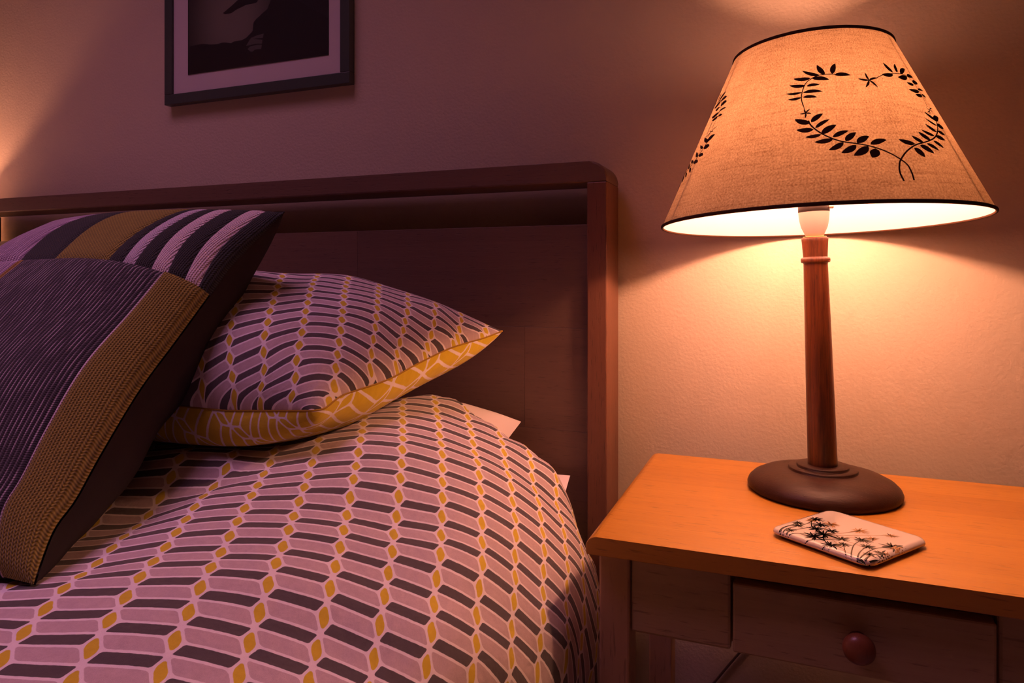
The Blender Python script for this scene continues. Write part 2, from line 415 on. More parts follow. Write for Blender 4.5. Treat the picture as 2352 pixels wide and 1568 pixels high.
# theta, height from the rim, of each leaf base and tip, half width (m)
WREATH_LEAVES = [(-1.4157,0.1442,-1.2803,0.1427,0.0019),(-1.4317,0.1456,-1.3929,0.1583,0.0027),(-1.4908,0.1459,-1.5534,0.1585,0.0025),(-1.5363,0.1456,-1.6814,0.1536,0.0017),(-1.5964,0.1422,-1.4616,0.139,0.0021),(-1.61,0.1431,-1.7554,0.1454,0.0019),(-1.6448,0.1339,-1.5417,0.134,0.0015),(-1.6536,0.1349,-1.7858,0.1379,0.0017),(-1.6709,0.1266,-1.5231,0.1253,0.0017),(-1.6795,0.1272,-1.8054,0.1282,0.0012),(-1.6723,0.121,-1.5666,0.1192,0.0015),(-1.6831,0.121,-1.7872,0.1208,0.0013),(-1.6198,0.0893,-1.7263,0.0959,0.0025),(-1.6141,0.0902,-1.5325,0.099,0.0023),(-1.5878,0.0829,-1.4911,0.0916,0.0017),(-1.5989,0.0817,-1.7114,0.0832,0.0023),(-1.55,0.0751,-1.4516,0.0847,0.0027),(-1.5526,0.0751,-1.6519,0.0737,0.0017),(-1.4819,0.0708,-1.38,0.0772,0.0021),(-1.483,0.0689,-1.5951,0.067,0.0023),(-1.4066,0.0654,-1.3345,0.0749,0.0025),(-1.4226,0.0644,-1.5144,0.0567,0.0023),(-1.3406,0.0627,-1.2577,0.0702,0.0027),(-1.3503,0.0607,-1.4428,0.0527,0.0027),(-1.2607,0.0608,-1.1503,0.0657,0.0025),(-1.2786,0.059,-1.3744,0.0491,0.0031),(-1.2366,0.0561,-1.2709,0.0461,0.0035),(-0.9566,0.0618,-1.0655,0.0663,0.0023),(-0.8812,0.0642,-0.9549,0.0711,0.0019),(-0.8026,0.0679,-0.8822,0.0761,0.0023),(-0.7379,0.0736,-0.8448,0.0789,0.0017),(-0.6805,0.0789,-0.7738,0.0866,0.0019),(-0.6288,0.0872,-0.7369,0.094,0.0013),(-0.5864,0.094,-0.7032,0.102,0.0019),(-0.6236,0.0932,-0.5066,0.0997,0.0029),(-0.619,0.0869,-0.5296,0.0864,0.0027),(-0.6629,0.0792,-0.5791,0.077,0.0021),(-0.7259,0.0724,-0.6267,0.0703,0.0023),(-0.7788,0.0668,-0.7031,0.0599,0.0019),(-0.8566,0.063,-0.7694,0.0561,0.0019),(-0.9212,0.0605,-0.8325,0.0521,0.0027),(-0.9762,0.0573,-0.9248,0.047,0.0027),(-0.8624,0.1453,-0.9913,0.144,0.0021),(-0.8496,0.1481,-0.9193,0.1594,0.0021),(-0.7959,0.1484,-0.7661,0.16,0.0021),(-0.7562,0.1475,-0.634,0.1562,0.0023),(-0.6747,0.1459,-0.8161,0.1423,0.0027),(-0.6705,0.1465,-0.5603,0.1474,0.0021),(-0.6319,0.1369,-0.731,0.137,0.0017),(-0.6298,0.139,-0.5231,0.1405,0.0025),(-0.5984,0.1294,-0.7521,0.1284,0.0021),(-0.6096,0.1307,-0.4926,0.1319,0.0012),(-0.587,0.1245,-0.6959,0.1228,0.0019),(-0.587,0.1245,-0.5154,0.1237,0.0015),(-1.1335,0.1362,-1.1462,0.145,0.001),(-1.1335,0.1362,-1.0481,0.1392,0.001),(-1.1335,0.1362,-1.0772,0.1275,0.001),(-1.1335,0.1362,-1.182,0.1274,0.001),(-1.1335,0.1362,-1.2238,0.1383,0.001),(-0.6079,0.1059,-0.6381,0.1088,0.0004),(-0.6079,0.1059,-0.529,0.1102,0.0004),(-0.6079,0.1059,-0.5641,0.1054,0.0004),(-0.6079,0.1059,-0.6378,0.1008,0.0004),(-0.6079,0.1059,-0.6632,0.1023,0.0004),(-1.6508,0.1016,-1.6599,0.1068,0.0006),(-1.6508,0.1016,-1.6211,0.106,0.0006),(-1.6508,0.1016,-1.6117,0.1001,0.0006),(-1.6508,0.1016,-1.6565,0.0958,0.0006),(-1.6508,0.1016,-1.6923,0.1017,0.0006)]
WREATH_STEMS = [([(-1.6662,0.1099),(-1.6827,0.1182),(-1.6807,0.1263),(-1.655,0.1369),(-1.6067,0.1422),(-1.5363,0.1456),(-1.4457,0.1456),(-1.4115,0.1449)],0.00051),
([(-1.6662,0.1099),(-1.6508,0.1016)],0.00030),
([(-1.6508,0.1016),(-1.6565,0.0958)],0.00030),
([(-1.6336,0.0925),(-1.6146,0.0863),(-1.5623,0.0777),(-1.4975,0.0705),(-1.4294,0.0654),(-1.3461,0.0623),(-1.278,0.0595),(-1.2115,0.0555),(-1.1478,0.0499),(-1.101,0.0439),(-1.0706,0.0381),(-1.0619,0.03),(-1.0649,0.0215)],0.00071),
([(-1.1266,0.0206),(-1.1338,0.0299),(-1.1191,0.0389),(-1.0927,0.0453),(-1.0339,0.0538),(-0.9535,0.0607),(-0.8569,0.0649),(-0.7649,0.0699),(-0.6957,0.0762),(-0.6379,0.0841),(-0.5953,0.0928)],0.00071),
([(-1.0512,0.1395),(-0.9861,0.143),(-0.8627,0.1464),(-0.7498,0.1476),(-0.6705,0.1465),(-0.6102,0.1379),(-0.5947,0.129),(-0.5946,0.1218),(-0.6016,0.1156),(-0.6081,0.1094)],0.00040)]
# flower heads on the coaster: x, y, radius (m)
BLACK_HEADS = [(-0.0385,0.0061,0.0072),(-0.0265,-0.0038,0.0085),(-0.0219,-0.0176,0.0072),(-0.0098,-0.0106,0.0065),(-0.0083,-0.0256,0.0098),(-0.0104,-0.0382,0.0105),(0.0111,-0.0445,0.0085),(0.0166,-0.0333,0.0059),(0.0075,-0.0216,0.0065),(0.0197,-0.0082,0.0078),(0.0317,-0.0197,0.0065),(0.0445,0.0002,0.0092),(0.0479,-0.0232,0.0072),(0.0563,-0.0312,0.0092),(0.0429,-0.0359,0.0046),(0.0269,-0.0622,0.0078),(-0.0418,-0.018,0.0059),(-0.0381,-0.0246,0.0052),(-0.0345,-0.043,0.0052),(-0.0008,-0.0629,0.0072),(0.0607,-0.0228,0.0046)]
OCHRE_HEADS = [(0.005,0.0122,0.0078),(0.0289,0.0263,0.0059),(0.0235,0.0032,0.0052),(-0.021,0.006,0.0078),(0.0485,-0.0005,0.0078),(0.0553,-0.0216,0.0078),(0.0098,-0.0638,0.0078),(-0.0397,-0,0.0052)]
BLACK_STEMS = [[(-0.032,-0.0678),(-0.0414,-0.0438),(-0.0424,-0.021)],
[(-0.0311,-0.0665),(-0.038,-0.0424),(-0.036,-0.0173),(-0.0382,0.0044)],
[(-0.0301,-0.0668),(-0.0329,-0.0445),(-0.0289,-0.0225),(-0.0265,-0.0054)],
[(-0.029,-0.067),(-0.0292,-0.0522),(-0.0207,-0.0398),(-0.0104,-0.0262)],
[(-0.0282,-0.0657),(-0.0336,-0.0436)],
[(-0.0337,-0.0667),(-0.0413,-0.0477),(-0.0425,-0.0335),(-0.0385,-0.024)],
[(-0.0269,-0.0675),(-0.0183,-0.0615),(-0.007,-0.0476),(0.0071,-0.023)],
[(-0.0077,-0.0265),(-0.0193,-0.0215),(-0.0284,-0.0156),(-0.0383,-0.0021)],
[(-0.0077,-0.0265),(-0.0181,-0.0195),(-0.024,-0.0169)],
[(-0.0077,-0.0265),(-0.0122,-0.0143),(-0.0103,-0.0095)],
[(-0.0081,-0.0271),(-0.0021,-0.0364),(0.0069,-0.0441),(0.0109,-0.0448)],
[(-0.0118,-0.0404),(-0.0083,-0.0256)],
[(0.0453,-0.0669),(0.0339,-0.0498),(0.0226,-0.0267),(0.0194,-0.0097)],
[(0.0417,-0.0664),(0.0279,-0.0492),(0.0167,-0.0341)],
[(0.0417,-0.0537),(0.0359,-0.0402),(0.0327,-0.0284),(0.0318,-0.0202)],
[(0.0429,-0.052),(0.0394,-0.0348),(0.0384,-0.0178),(0.0443,0.0005)],
[(0.0465,-0.0496),(0.045,-0.0358),(0.0481,-0.0246)],
[(0.0507,-0.0494),(0.0519,-0.038),(0.0561,-0.0315)],
[(0.0522,-0.0532),(0.057,-0.0457),(0.0614,-0.0374)],
[(-0.0067,-0.0651),(-0.0008,-0.0629),(0.0039,-0.0591),(0.0094,-0.048)]]
OCHRE_STEMS = [[(-0.0083,-0.0256),(-0.0023,-0.0105),(0.005,0.0122)],
[(-0.0067,-0.0268),(0.0028,-0.0122),(0.0287,0.0267)],
[(-0.0056,-0.0271),(0.0057,-0.0169),(0.0235,0.0032)],
[(-0.0151,-0.015),(-0.0205,-0.0014),(-0.0206,0.0054)],
[(-0.0065,-0.0284),(0.0086,-0.0343),(0.0269,-0.0475)],
[(-0.0044,-0.029),(0.0135,-0.0232),(0.0332,-0.0242)]]
BLACK_BLOBS = [[(-0.0416,-0.0637),(-0.044,-0.0557),(-0.035,-0.0612),(-0.0302,-0.0594),(-0.0247,-0.0585),(-0.0228,-0.0648),(-0.0244,-0.071),(-0.0319,-0.0714)],
[(0.0422,-0.0594),(0.0464,-0.0591),(0.0494,-0.0545),(0.0555,-0.0542),(0.0581,-0.0623),(0.0568,-0.0673),(0.0517,-0.0692),(0.047,-0.0674)],
[(0.035,-0.0578),(0.0389,-0.0612),(0.0442,-0.0656),(0.0451,-0.0672),(0.042,-0.0674)],
[(0.039,-0.051),(0.044,-0.0502),(0.0518,-0.0538),(0.0551,-0.0534),(0.0529,-0.0582),(0.0464,-0.0544)],
[(0.0528,-0.0507),(0.0589,-0.049),(0.0636,-0.0477),(0.064,-0.0532),(0.0588,-0.0538)],
[(-0.0085,-0.0696),(-0.0063,-0.0609),(-0.0003,-0.0588),(0.0047,-0.0597),(0.0046,-0.0685),(0.0007,-0.0676),(-0.0039,-0.0643)],
[(-0.0173,-0.069),(-0.0175,-0.0603),(-0.0139,-0.0546),(-0.0139,-0.0619),(-0.0151,-0.0674)]]
PIC_BEAK = [(-1.0323,0.559),(-1.0472,0.5504),(-1.0704,0.5384),(-1.0657,0.5356),(-1.0495,0.5351),(-1.0334,0.5413),(-1.0107,0.5466),(-0.9882,0.5469),(-0.9826,0.5482),(-0.9749,0.5612),(-1.0107,0.5701)]
PIC_DARK_MASS = [(-0.9572,0.5304),(-0.9682,0.5249),(-0.9771,0.5191),(-0.986,0.5142),(-0.9916,0.5087),(-0.9931,0.5001),(-0.9938,0.4922),(-1.0017,0.4861),(-1.0107,0.4802),(-1.022,0.4771),(-1.0334,0.4771),(-1.0426,0.477),(-1.0495,0.4743),(-1.0634,0.4778),(-1.075,0.4787),(-1.0821,0.4771),(-1.1033,0.4783),(-1.1224,0.4825),(-1.132,0.4827),(-1.1599,0.4816),(-1.164,0.4213),(-0.8124,0.4257),(-0.8116,0.5367),(-0.9441,0.5565)]
PIC_GLINT_A = [(-0.9994,0.4787),(-0.9927,0.4796),(-0.986,0.4814),(-0.966,0.4833),(-0.9682,0.4748),(-0.9838,0.4759),(-0.9916,0.476),(-0.9983,0.4777)]
PIC_GLINT_B = [(-1.0107,0.4641),(-0.9994,0.4778),(-0.9838,0.4741),(-0.9693,0.4714),(-0.9704,0.4636),(-0.986,0.4655),(-0.9994,0.4645)]
PIC_GLINT_C = [(-1.0066,0.4574),(-1.0005,0.462),(-0.986,0.4629),(-0.9704,0.4618),(-0.9726,0.4533),(-0.9882,0.4543),(-0.9927,0.4508),(-0.9994,0.4512)]
# ---------------------------------------------------------------- cloth geometry (camera-origin metres, moved to the room by OFF)
OFF = np.array([0.0, -1.113, 0.86])


def smooth_curve(P, n):
    """Catmull-Rom through P, resampled evenly to n points"""
    P = np.asarray(P, float)
    Q = np.vstack([2 * P[0] - P[1], P, 2 * P[-1] - P[-2]])
    pts = []
    for k in range(len(P) - 1):
        for s in np.linspace(0, 1, 12, endpoint=False):
            a, b, c, d = Q[k], Q[k + 1], Q[k + 2], Q[k + 3]
            pts.append(0.5 * (2 * b + (c - a) * s + (2 * a - 5 * b + 4 * c - d) * s * s + (3 * b - a - 3 * c + d) * s ** 3))
    pts.append(P[-1])
    pts = np.array(pts)
    L = np.concatenate([[0], np.cumsum(np.linalg.norm(np.diff(pts, axis=0), axis=1))])
    x = np.linspace(0, L[-1], n)
    return np.stack([np.interp(x, L, pts[:, k]) for k in range(3)], 1)


def curve_at(C, t):
    x = np.clip(np.asarray(t, float), 0, 1) * (len(C) - 1)
    i = np.minimum(x.astype(int), len(C) - 2)
    f = (x - i)[..., None]
    return C[i] * (1 - f) + C[i + 1] * f


def puff(a, b, pa=2.4, pb=2.4, q=0.55):
    a = np.abs(2 * a - 1); b = np.abs(2 * b - 1)
    return np.power(np.clip((1 - a ** pa) * (1 - b ** pb), 0, 1), q)


def tps_kernel(A, B):
    r2 = ((A[:, None] - B[None]) ** 2).sum(2)
    return 0.5 * r2 * np.log(r2 + 1e-12)


def tps_map(S, V, Q, lam=0.0):
    n = len(S)
    A = np.zeros((n + 3, n + 3))
    A[:n, :n] = tps_kernel(S, S) + lam * np.eye(n)
    A[:n, n] = 1; A[:n, n + 1:] = S; A[n, :n] = 1; A[n + 1:, :n] = S.T
    w = np.linalg.solve(A, np.vstack([V, np.zeros((3, V.shape[1]))]))
    return tps_kernel(Q, S) @ w[:n] + np.c_[np.ones(len(Q)), Q] @ w[n:]


# patterned pillow: right-hand seam from its front corner back to the tip
PILLOW_EDGE = smooth_curve(PILLOW_SEAM, 60)


def pillow_point(w, t, side):
    """w 0 right .. 1 left, t 0 front .. 1 back, side +1 top / -1 underside"""
    w = np.asarray(w, float); t = np.asarray(t, float)
    p = curve_at(PILLOW_EDGE, t) + w[..., None] * np.array([-0.70, 0.0, 0.0])
    sag = np.minimum(w * 6, 1) * (1 - t) ** 2
    p = p + np.stack([0 * sag, -0.012 * sag, -0.006 * sag], -1)
    g = puff(w, t, 3.4, 2.4, 0.56)
    ripple = 0.004 * np.sin(38 * w + 9 * t) * np.exp(-6 * w) * g + 0.003 * np.sin(23 * w - 14 * t) * g
    if side > 0:
        d = np.array([0.0, -0.30, 0.954]); h = 0.124 * g + ripple
    else:
        d = np.array([0.05, -0.25, -0.967]); h = 0.086 * puff(w, t, 3.6, 2.8, 0.42)
    return p + h[..., None] * d


# knitted cushion: right-hand edge from the bottom corner on the duvet to the top corner
CUSHION_EDGE = smooth_curve(CUSHION_SEAM, 60)
CUSHION_W = 0.46


def cushion_point(a, b, side):
    """a 0 right .. 1 left, b 0 bottom .. 1 top, side +1 face / -1 back"""
    a = np.asarray(a, float); b = np.asarray(b, float)
    p = curve_at(CUSHION_EDGE, b) + a[..., None] * np.array([-CUSHION_W, 0.0, 0.0])
    g = puff(a, b, 2.6, 2.6, 0.6)
    if side > 0:
        d = np.array([0.0, -0.70, 0.714]); h = 0.072 * g + 0.002 * np.sin(9 * a + 17 * b) * g
    else:
        d = np.array([0.0, 0.74, -0.67]); h = 0.135 * puff(a, b, 2.8, 2.4, 0.5) + 0.005 * np.sin(26 * b + 5 * a) * g
    return p + h[..., None] * d

def W(*p):
    return np.array(p, float) + OFF


# ---------------------------------------------------------------- materials
m_wall = Mat('wall_paint', 0.75, 0.25)
_wc = m_wall.coord('Object')
m_wall.color(m_wall.mix(m_wall.noise(_wc, 1.7, 3), (0.505, 0.415, 0.315), (0.545, 0.445, 0.34)))
m_wall.bump(m_wall.noise(_wc, 200.0, 2, 0.5) + m_wall.noise(_wc, 90.0, 2) * 0.5, 0.0012, 0.48)
M_WALL = m_wall.m
M_CEIL = plain('ceiling_paint', (0.72, 0.66, 0.62), 0.9, 0.1)
M_TRIM = plain('trim_paint', (0.62, 0.55, 0.50), 0.5)
m_floor = Mat('floor_carpet', 0.95, 0.1)
m_floor.color(m_floor.mix(m_floor.noise(m_floor.coord('Object'), 300.0, 2), (0.42, 0.36, 0.32), (0.52, 0.45, 0.40)))
M_FLOOR = m_floor.m
M_BED_X = wood('bed_wood_along', (0.165, 0.092, 0.062), (0.082, 0.048, 0.037), 0, 0.42, 55, 0.30, 0.0)
M_BED_Z = wood('bed_wood_upright', (0.200, 0.078, 0.038), (0.100, 0.040, 0.024), 2, 0.5, 55, 0.15, 0.0)
M_PINE_X = wood('honey_wood_along', (0.50, 0.225, 0.024), (0.33, 0.125, 0.012), 0, 0.36, 42, 0.55, 0.15, 1.05)
M_PINE_Z = wood('honey_wood_upright', (0.46, 0.28, 0.14), (0.33, 0.185, 0.09), 2, 0.42, 42, 0.15, 0.0, 0.8)
M_PINE_F = wood('honey_wood_front', (0.53, 0.38, 0.22), (0.33, 0.22, 0.125), 0, 0.42, 42, 0.2, 0.0, 1.1)  # paler copy of the honey wood, making up for weak light on the fronts
M_PINE_Y = wood('honey_wood_side', (0.46, 0.28, 0.14), (0.33, 0.185, 0.09), 1, 0.42, 42, 0.15, 0.0, 0.8)
M_KNOB = wood('knob_wood', (0.30, 0.095, 0.040), (0.17, 0.048, 0.022), 2, 0.34, 60, 0.1, 0.2)
M_POST = wood('lamp_post_wood', (0.36, 0.095, 0.022), (0.050, 0.014, 0.008), 2, 0.34, 85, 0.05, 0.2, 1.9)
M_BASE = wood('lamp_base_wood', (0.055, 0.021, 0.012), (0.024, 0.010, 0.006), 0, 0.40, 90, 0.05, 0.0, 1.2, 0.16)
M_TOPFAB = print_fabric('lattice_print', 'top')
M_UNDERFAB = print_fabric('mustard_lattice_print', 'under', 0.024, 0.03)
M_WHITE = plain('white_cotton', (0.76, 0.66, 0.64), 0.85, 0.15)
M_MATTRESS = plain('mattress_ticking', (0.60, 0.55, 0.52), 0.9, 0.1)
M_BLACK = plain('black_lacquer', (0.050, 0.062, 0.057), 0.35, 0.4)
M_BRASS = plain('brass', (0.75, 0.50, 0.20), 0.3, 0.5, 1.0)
M_SOCKET = plain('socket_porcelain', (0.80, 0.60, 0.54), 0.45, 0.4)
M_CHAR = plain('socket_band', (0.030, 0.018, 0.014), 0.6)
M_SWITCH = plain('switch_plastic', (0.72, 0.45, 0.30), 0.4)
M_CORD = plain('cord_brown', (0.075, 0.045, 0.034), 0.5)
M_BIND = plain('shade_binding', (0.060, 0.026, 0.014), 0.85, 0.1)
M_STITCH = plain('wreath_thread', (0.060, 0.024, 0.014), 0.8, 0.1)
M_WIRE = plain('frame_wire', (0.62, 0.48, 0.42), 0.5)


def emitter(name, color, strength):
    m = bpy.data.materials.new(name)
    m.use_nodes = True
    nt = m.node_tree
    nt.nodes.clear()
    e = nt.nodes.new('ShaderNodeEmission')
    e.inputs[0].default_value = color
    e.inputs[1].default_value = strength
    o = nt.nodes.new('ShaderNodeOutputMaterial')
    nt.links.new(e.outputs[0], o.inputs[0])
    return m


M_BULB = emitter('lamp_bulb_glow', BULB_COLOR, BULB_POWER)
M_BULB2 = emitter('far_bulb_glow', BULB_COLOR, BULB2_POWER)


def shade_cloth(name, linen, through):
    """cloth that both scatters and passes light"""
    m = Mat(name)
    nt = m.nt
    nt.nodes.remove(m.b)
    dif = nt.nodes.new('ShaderNodeBsdfDiffuse')
    tra = nt.nodes.new('ShaderNodeBsdfTranslucent')
    mx = nt.nodes.new('ShaderNodeMixShader')
    mx.inputs[0].default_value = through
    nt.links.new(dif.outputs[0], mx.inputs[1]); nt.links.new(tra.outputs[0], mx.inputs[2])
    nt.links.new(mx.outputs[0], m.out.inputs[0])
    if linen:
        u, v = m.uv()
        a = m.noise(m.vec(u * 5.0, v * 420.0), 1.0, 4, 0.65)
        b = m.noise(m.vec(u * 62.0, v * 26.0), 1.0, 4, 0.65)
        slub = m.noise(m.vec(u * 3.0 + v * 20.0, v * 210.0), 1.0, 3, 0.6).step(0.50, 0.74)
        big = m.noise(m.vec(u * 2.2, v * 13.0), 1.0, 3)
        weave = (u * 230.0).sin() * (v * 1500.0).sin()
        speck = m.noise(m.vec(u * 85.0, v * 470.0), 1.0, 2, 0.6)
        f = (a * 0.45 + b * 0.45 + speck * 1.1 + big * 0.35 + weave * 0.05 - 0.72 - slub * 0.16).max(0.0).min(1.0)
        c = m.mix(f, (0.20, 0.115, 0.055), (0.70, 0.57, 0.37))
        nt.links.new(c, dif.inputs[0]); nt.links.new(c, tra.inputs[0])
        m.bump(a + b, 0.0005, 0.6, [dif.inputs['Normal'], tra.inputs['Normal']])
    else:
        dif.inputs[0].default_value = (0.80, 0.76, 0.80, 1)
        tra.inputs[0].default_value = (0.85, 0.76, 0.66, 1)
    return m.m


M_LINEN = shade_cloth('shade_linen', True, 0.37)
M_LINING = shade_cloth('shade_lining', False, 0.35)
M_DRUM = shade_cloth('drum_shade', False, 0.16)


def glass_pane(name):
    m = bpy.data.materials.new(name)
    m.use_nodes = True
    nt = m.node_tree
    nt.nodes.clear()
    fr = nt.nodes.new('ShaderNodeFresnel'); fr.inputs[0].default_value = 1.45
    tr = nt.nodes.new('ShaderNodeBsdfTransparent')
    gl = nt.nodes.new('ShaderNodeBsdfGlossy'); gl.inputs['Roughness'].default_value = 0.02
    mx = nt.nodes.new('ShaderNodeMixShader')
    o = nt.nodes.new('ShaderNodeOutputMaterial')
    ge = nt.nodes.new('ShaderNodeNewGeometry')
    k = nt.nodes.new('ShaderNodeMath'); k.operation = 'SUBTRACT'; k.use_clamp = True
    nt.links.new(fr.outputs[0], k.inputs[0]); nt.links.new(ge.outputs['Backfacing'], k.inputs[1])
    nt.links.new(k.outputs[0], mx.inputs[0]); nt.links.new(tr.outputs[0], mx.inputs[1])
    nt.links.new(gl.outputs[0], mx.inputs[2]); nt.links.new(mx.outputs[0], o.inputs[0])
    return m


M_GLASS = glass_pane('picture_glass')

# ---------------------------------------------------------------- the room
XL, XR, YF, ZC = -2.70, 2.10, -3.6, 2.50
tag(box('floor', (XL - .1, YF, -.10), (XR + .1, .1, 0), M_FLOOR, bevel=0), kind='structure')
tag(box('wall_back', (XL - .1, 0, 0), (XR + .1, .1, ZC), M_WALL, bevel=0), kind='structure')
tag(box('wall_right', (XR, YF, 0), (XR + .1, 0, ZC), M_WALL, bevel=0), kind='structure')
tag(box('wall_left', (XL - .1, YF, 0), (XL, 0, ZC), M_WALL, bevel=0), kind='structure')
tag(box('wall_front', (XL - .1, YF - .1, 0), (XR + .1, YF, ZC), M_CEIL, bevel=0), kind='structure')
# ceiling with an opening made for the invented roof window
wx0, wx1, wy0, wy1 = -1.75, -0.55, -1.48, -0.48
bm = bmesh.new()
for lo, hi in (((XL - .1, YF - .1, ZC), (wx0, .1, ZC + .1)), ((wx1, YF - .1, ZC), (XR + .1, .1, ZC + .1)), ((wx0, YF - .1, ZC), (wx1, wy0, ZC + .1)), ((wx0, wy1, ZC), (wx1, .1, ZC + .1))):
    r = bmesh.ops.create_cube(bm, size=1.0)
    for v in r['verts']:
        v.co = Vector([(lo[k] + hi[k]) / 2 + v.co[k] * (hi[k] - lo[k]) for k in range(3)])
tag(bm_obj('ceiling', bm, M_CEIL), kind='structure')
wf = thing('added_window_1', None, None)  # invented window frame around the added violet light
tag(wf, kind='structure')
for nm, lo, hi in (('jamb', (wx0, wy0, ZC + .02), (wx0 + .05, wy1, ZC + .1)), ('jamb', (wx1 - .05, wy0, ZC + .02), (wx1, wy1, ZC + .1)),
                   ('head_rail', (wx0 + .05, wy1 - .05, ZC + .02), (wx1 - .05, wy1, ZC + .1)), ('sill', (wx0 + .05, wy0, ZC + .02), (wx1 - .05, wy0 + .05, ZC + .1))):
    box(nm, lo, hi, M_TRIM, wf)
box('pane', (wx0 + .05, wy0 + .05, ZC + .07), (wx1 - .05, wy1 - .05, ZC + .075), M_GLASS, wf, bevel=0)
tag(box('baseboard_back', (XL, -.014, 0), (XR, 0, .09), M_TRIM, bevel=.003), kind='structure')

# ---------------------------------------------------------------- bed frame with its headboard
bed = thing('bed_frame', 'dark red-brown wooden bed frame with open slot under the headboard top rail', 'bed', (-0.957, -0.6, 0))
bed_off = np.array([0.957, 0.6, 0])


def bl(p):
    return tuple(np.array(p) + bed_off)


yb, yf_ = -0.016, -0.0925
xr0, xr1 = -0.2835, -0.2525
xl0, xl1 = -1.783, -1.752
rz0, rz1 = 1.0045, 1.0360


def bbox(name, lo, hi, mat, bevel=0.002):
    return box(name, bl(lo), bl(hi), mat, bed, bevel)


bbox('headboard_post', (xr0, yf_, 0), (xr1, yb, rz0), M_BED_Z)
bbox('headboard_post', (xl0, yf_, 0), (xl1, yb, rz0), M_BED_Z)
# top rail with rounded ends
R = 0.027
outline = []
for k in range(9):
    a = PI / 2 * k / 8
    outline.append((xr1 - R + R * math.cos(a) + bed_off[0], rz1 - R + R * math.sin(a)))
for k in range(9):
    a = PI / 2 + PI / 2 * k / 8
    outline.append((xl0 + R + R * math.cos(a) + bed_off[0], rz1 - R + R * math.sin(a)))
outline += [(xl0 + bed_off[0], rz0), (xr1 + bed_off[0], rz0)]
prism('top_rail', outline, 1, yf_ + bed_off[1], yb + bed_off[1], M_BED_X, bed, 0.003)
# panel of glued boards
zt = 0.9412
rows = [(zt, 0.782), (0.782, 0.623), (0.623, 0.464), (0.464, 0.32)]
cuts = [[-0.70, -1.18], [-0.388, -0.86, -1.36], [-0.62, -1.10], [-0.45, -0.95]]
for (z1, z0), cs in zip(rows, cuts):
    xs = [xr0] + cs + [xl1]
    for k in range(len(xs) - 1):
        bbox('panel_board', (xs[k + 1] + .0001, -0.083, z0 + .0001), (xs[k] - .0001, -0.030, z1 - .0001), M_BED_X, 0.0004)
bbox('side_rail', (-0.300, -2.0, 0.20), (-0.274, yf_, 0.36), M_BED_Z, .003)
bbox('side_rail', (-1.766, -2.0, 0.20), (-1.740, yf_, 0.36), M_BED_Z, .003)
bbox('footboard', (-1.783, -2.04, 0.16), (-0.2525, -2.0, 0.44), M_BED_X, .004)
bbox('foot_leg', (-0.30, -2.04, 0), (-0.2525, -2.0, 0.16), M_BED_Z)
bbox('foot_leg', (-1.783, -2.04, 0), (-1.734, -2.0, 0.16), M_BED_Z)
for k in range(9):
    y = -1.9 + k * 0.21
    bbox('slat', (-1.740, y, 0.255), (-0.300, y + .07, 0.275), M_PINE_X, .002)

mt = box('mattress', (-1.735, -1.99, 0.277), (-0.312, -0.10, 0.475), M_MATTRESS, bevel=0.035, seg=4)
tag(mt, 'pale mattress lying on the bed slats under the patterned duvet', 'mattress')

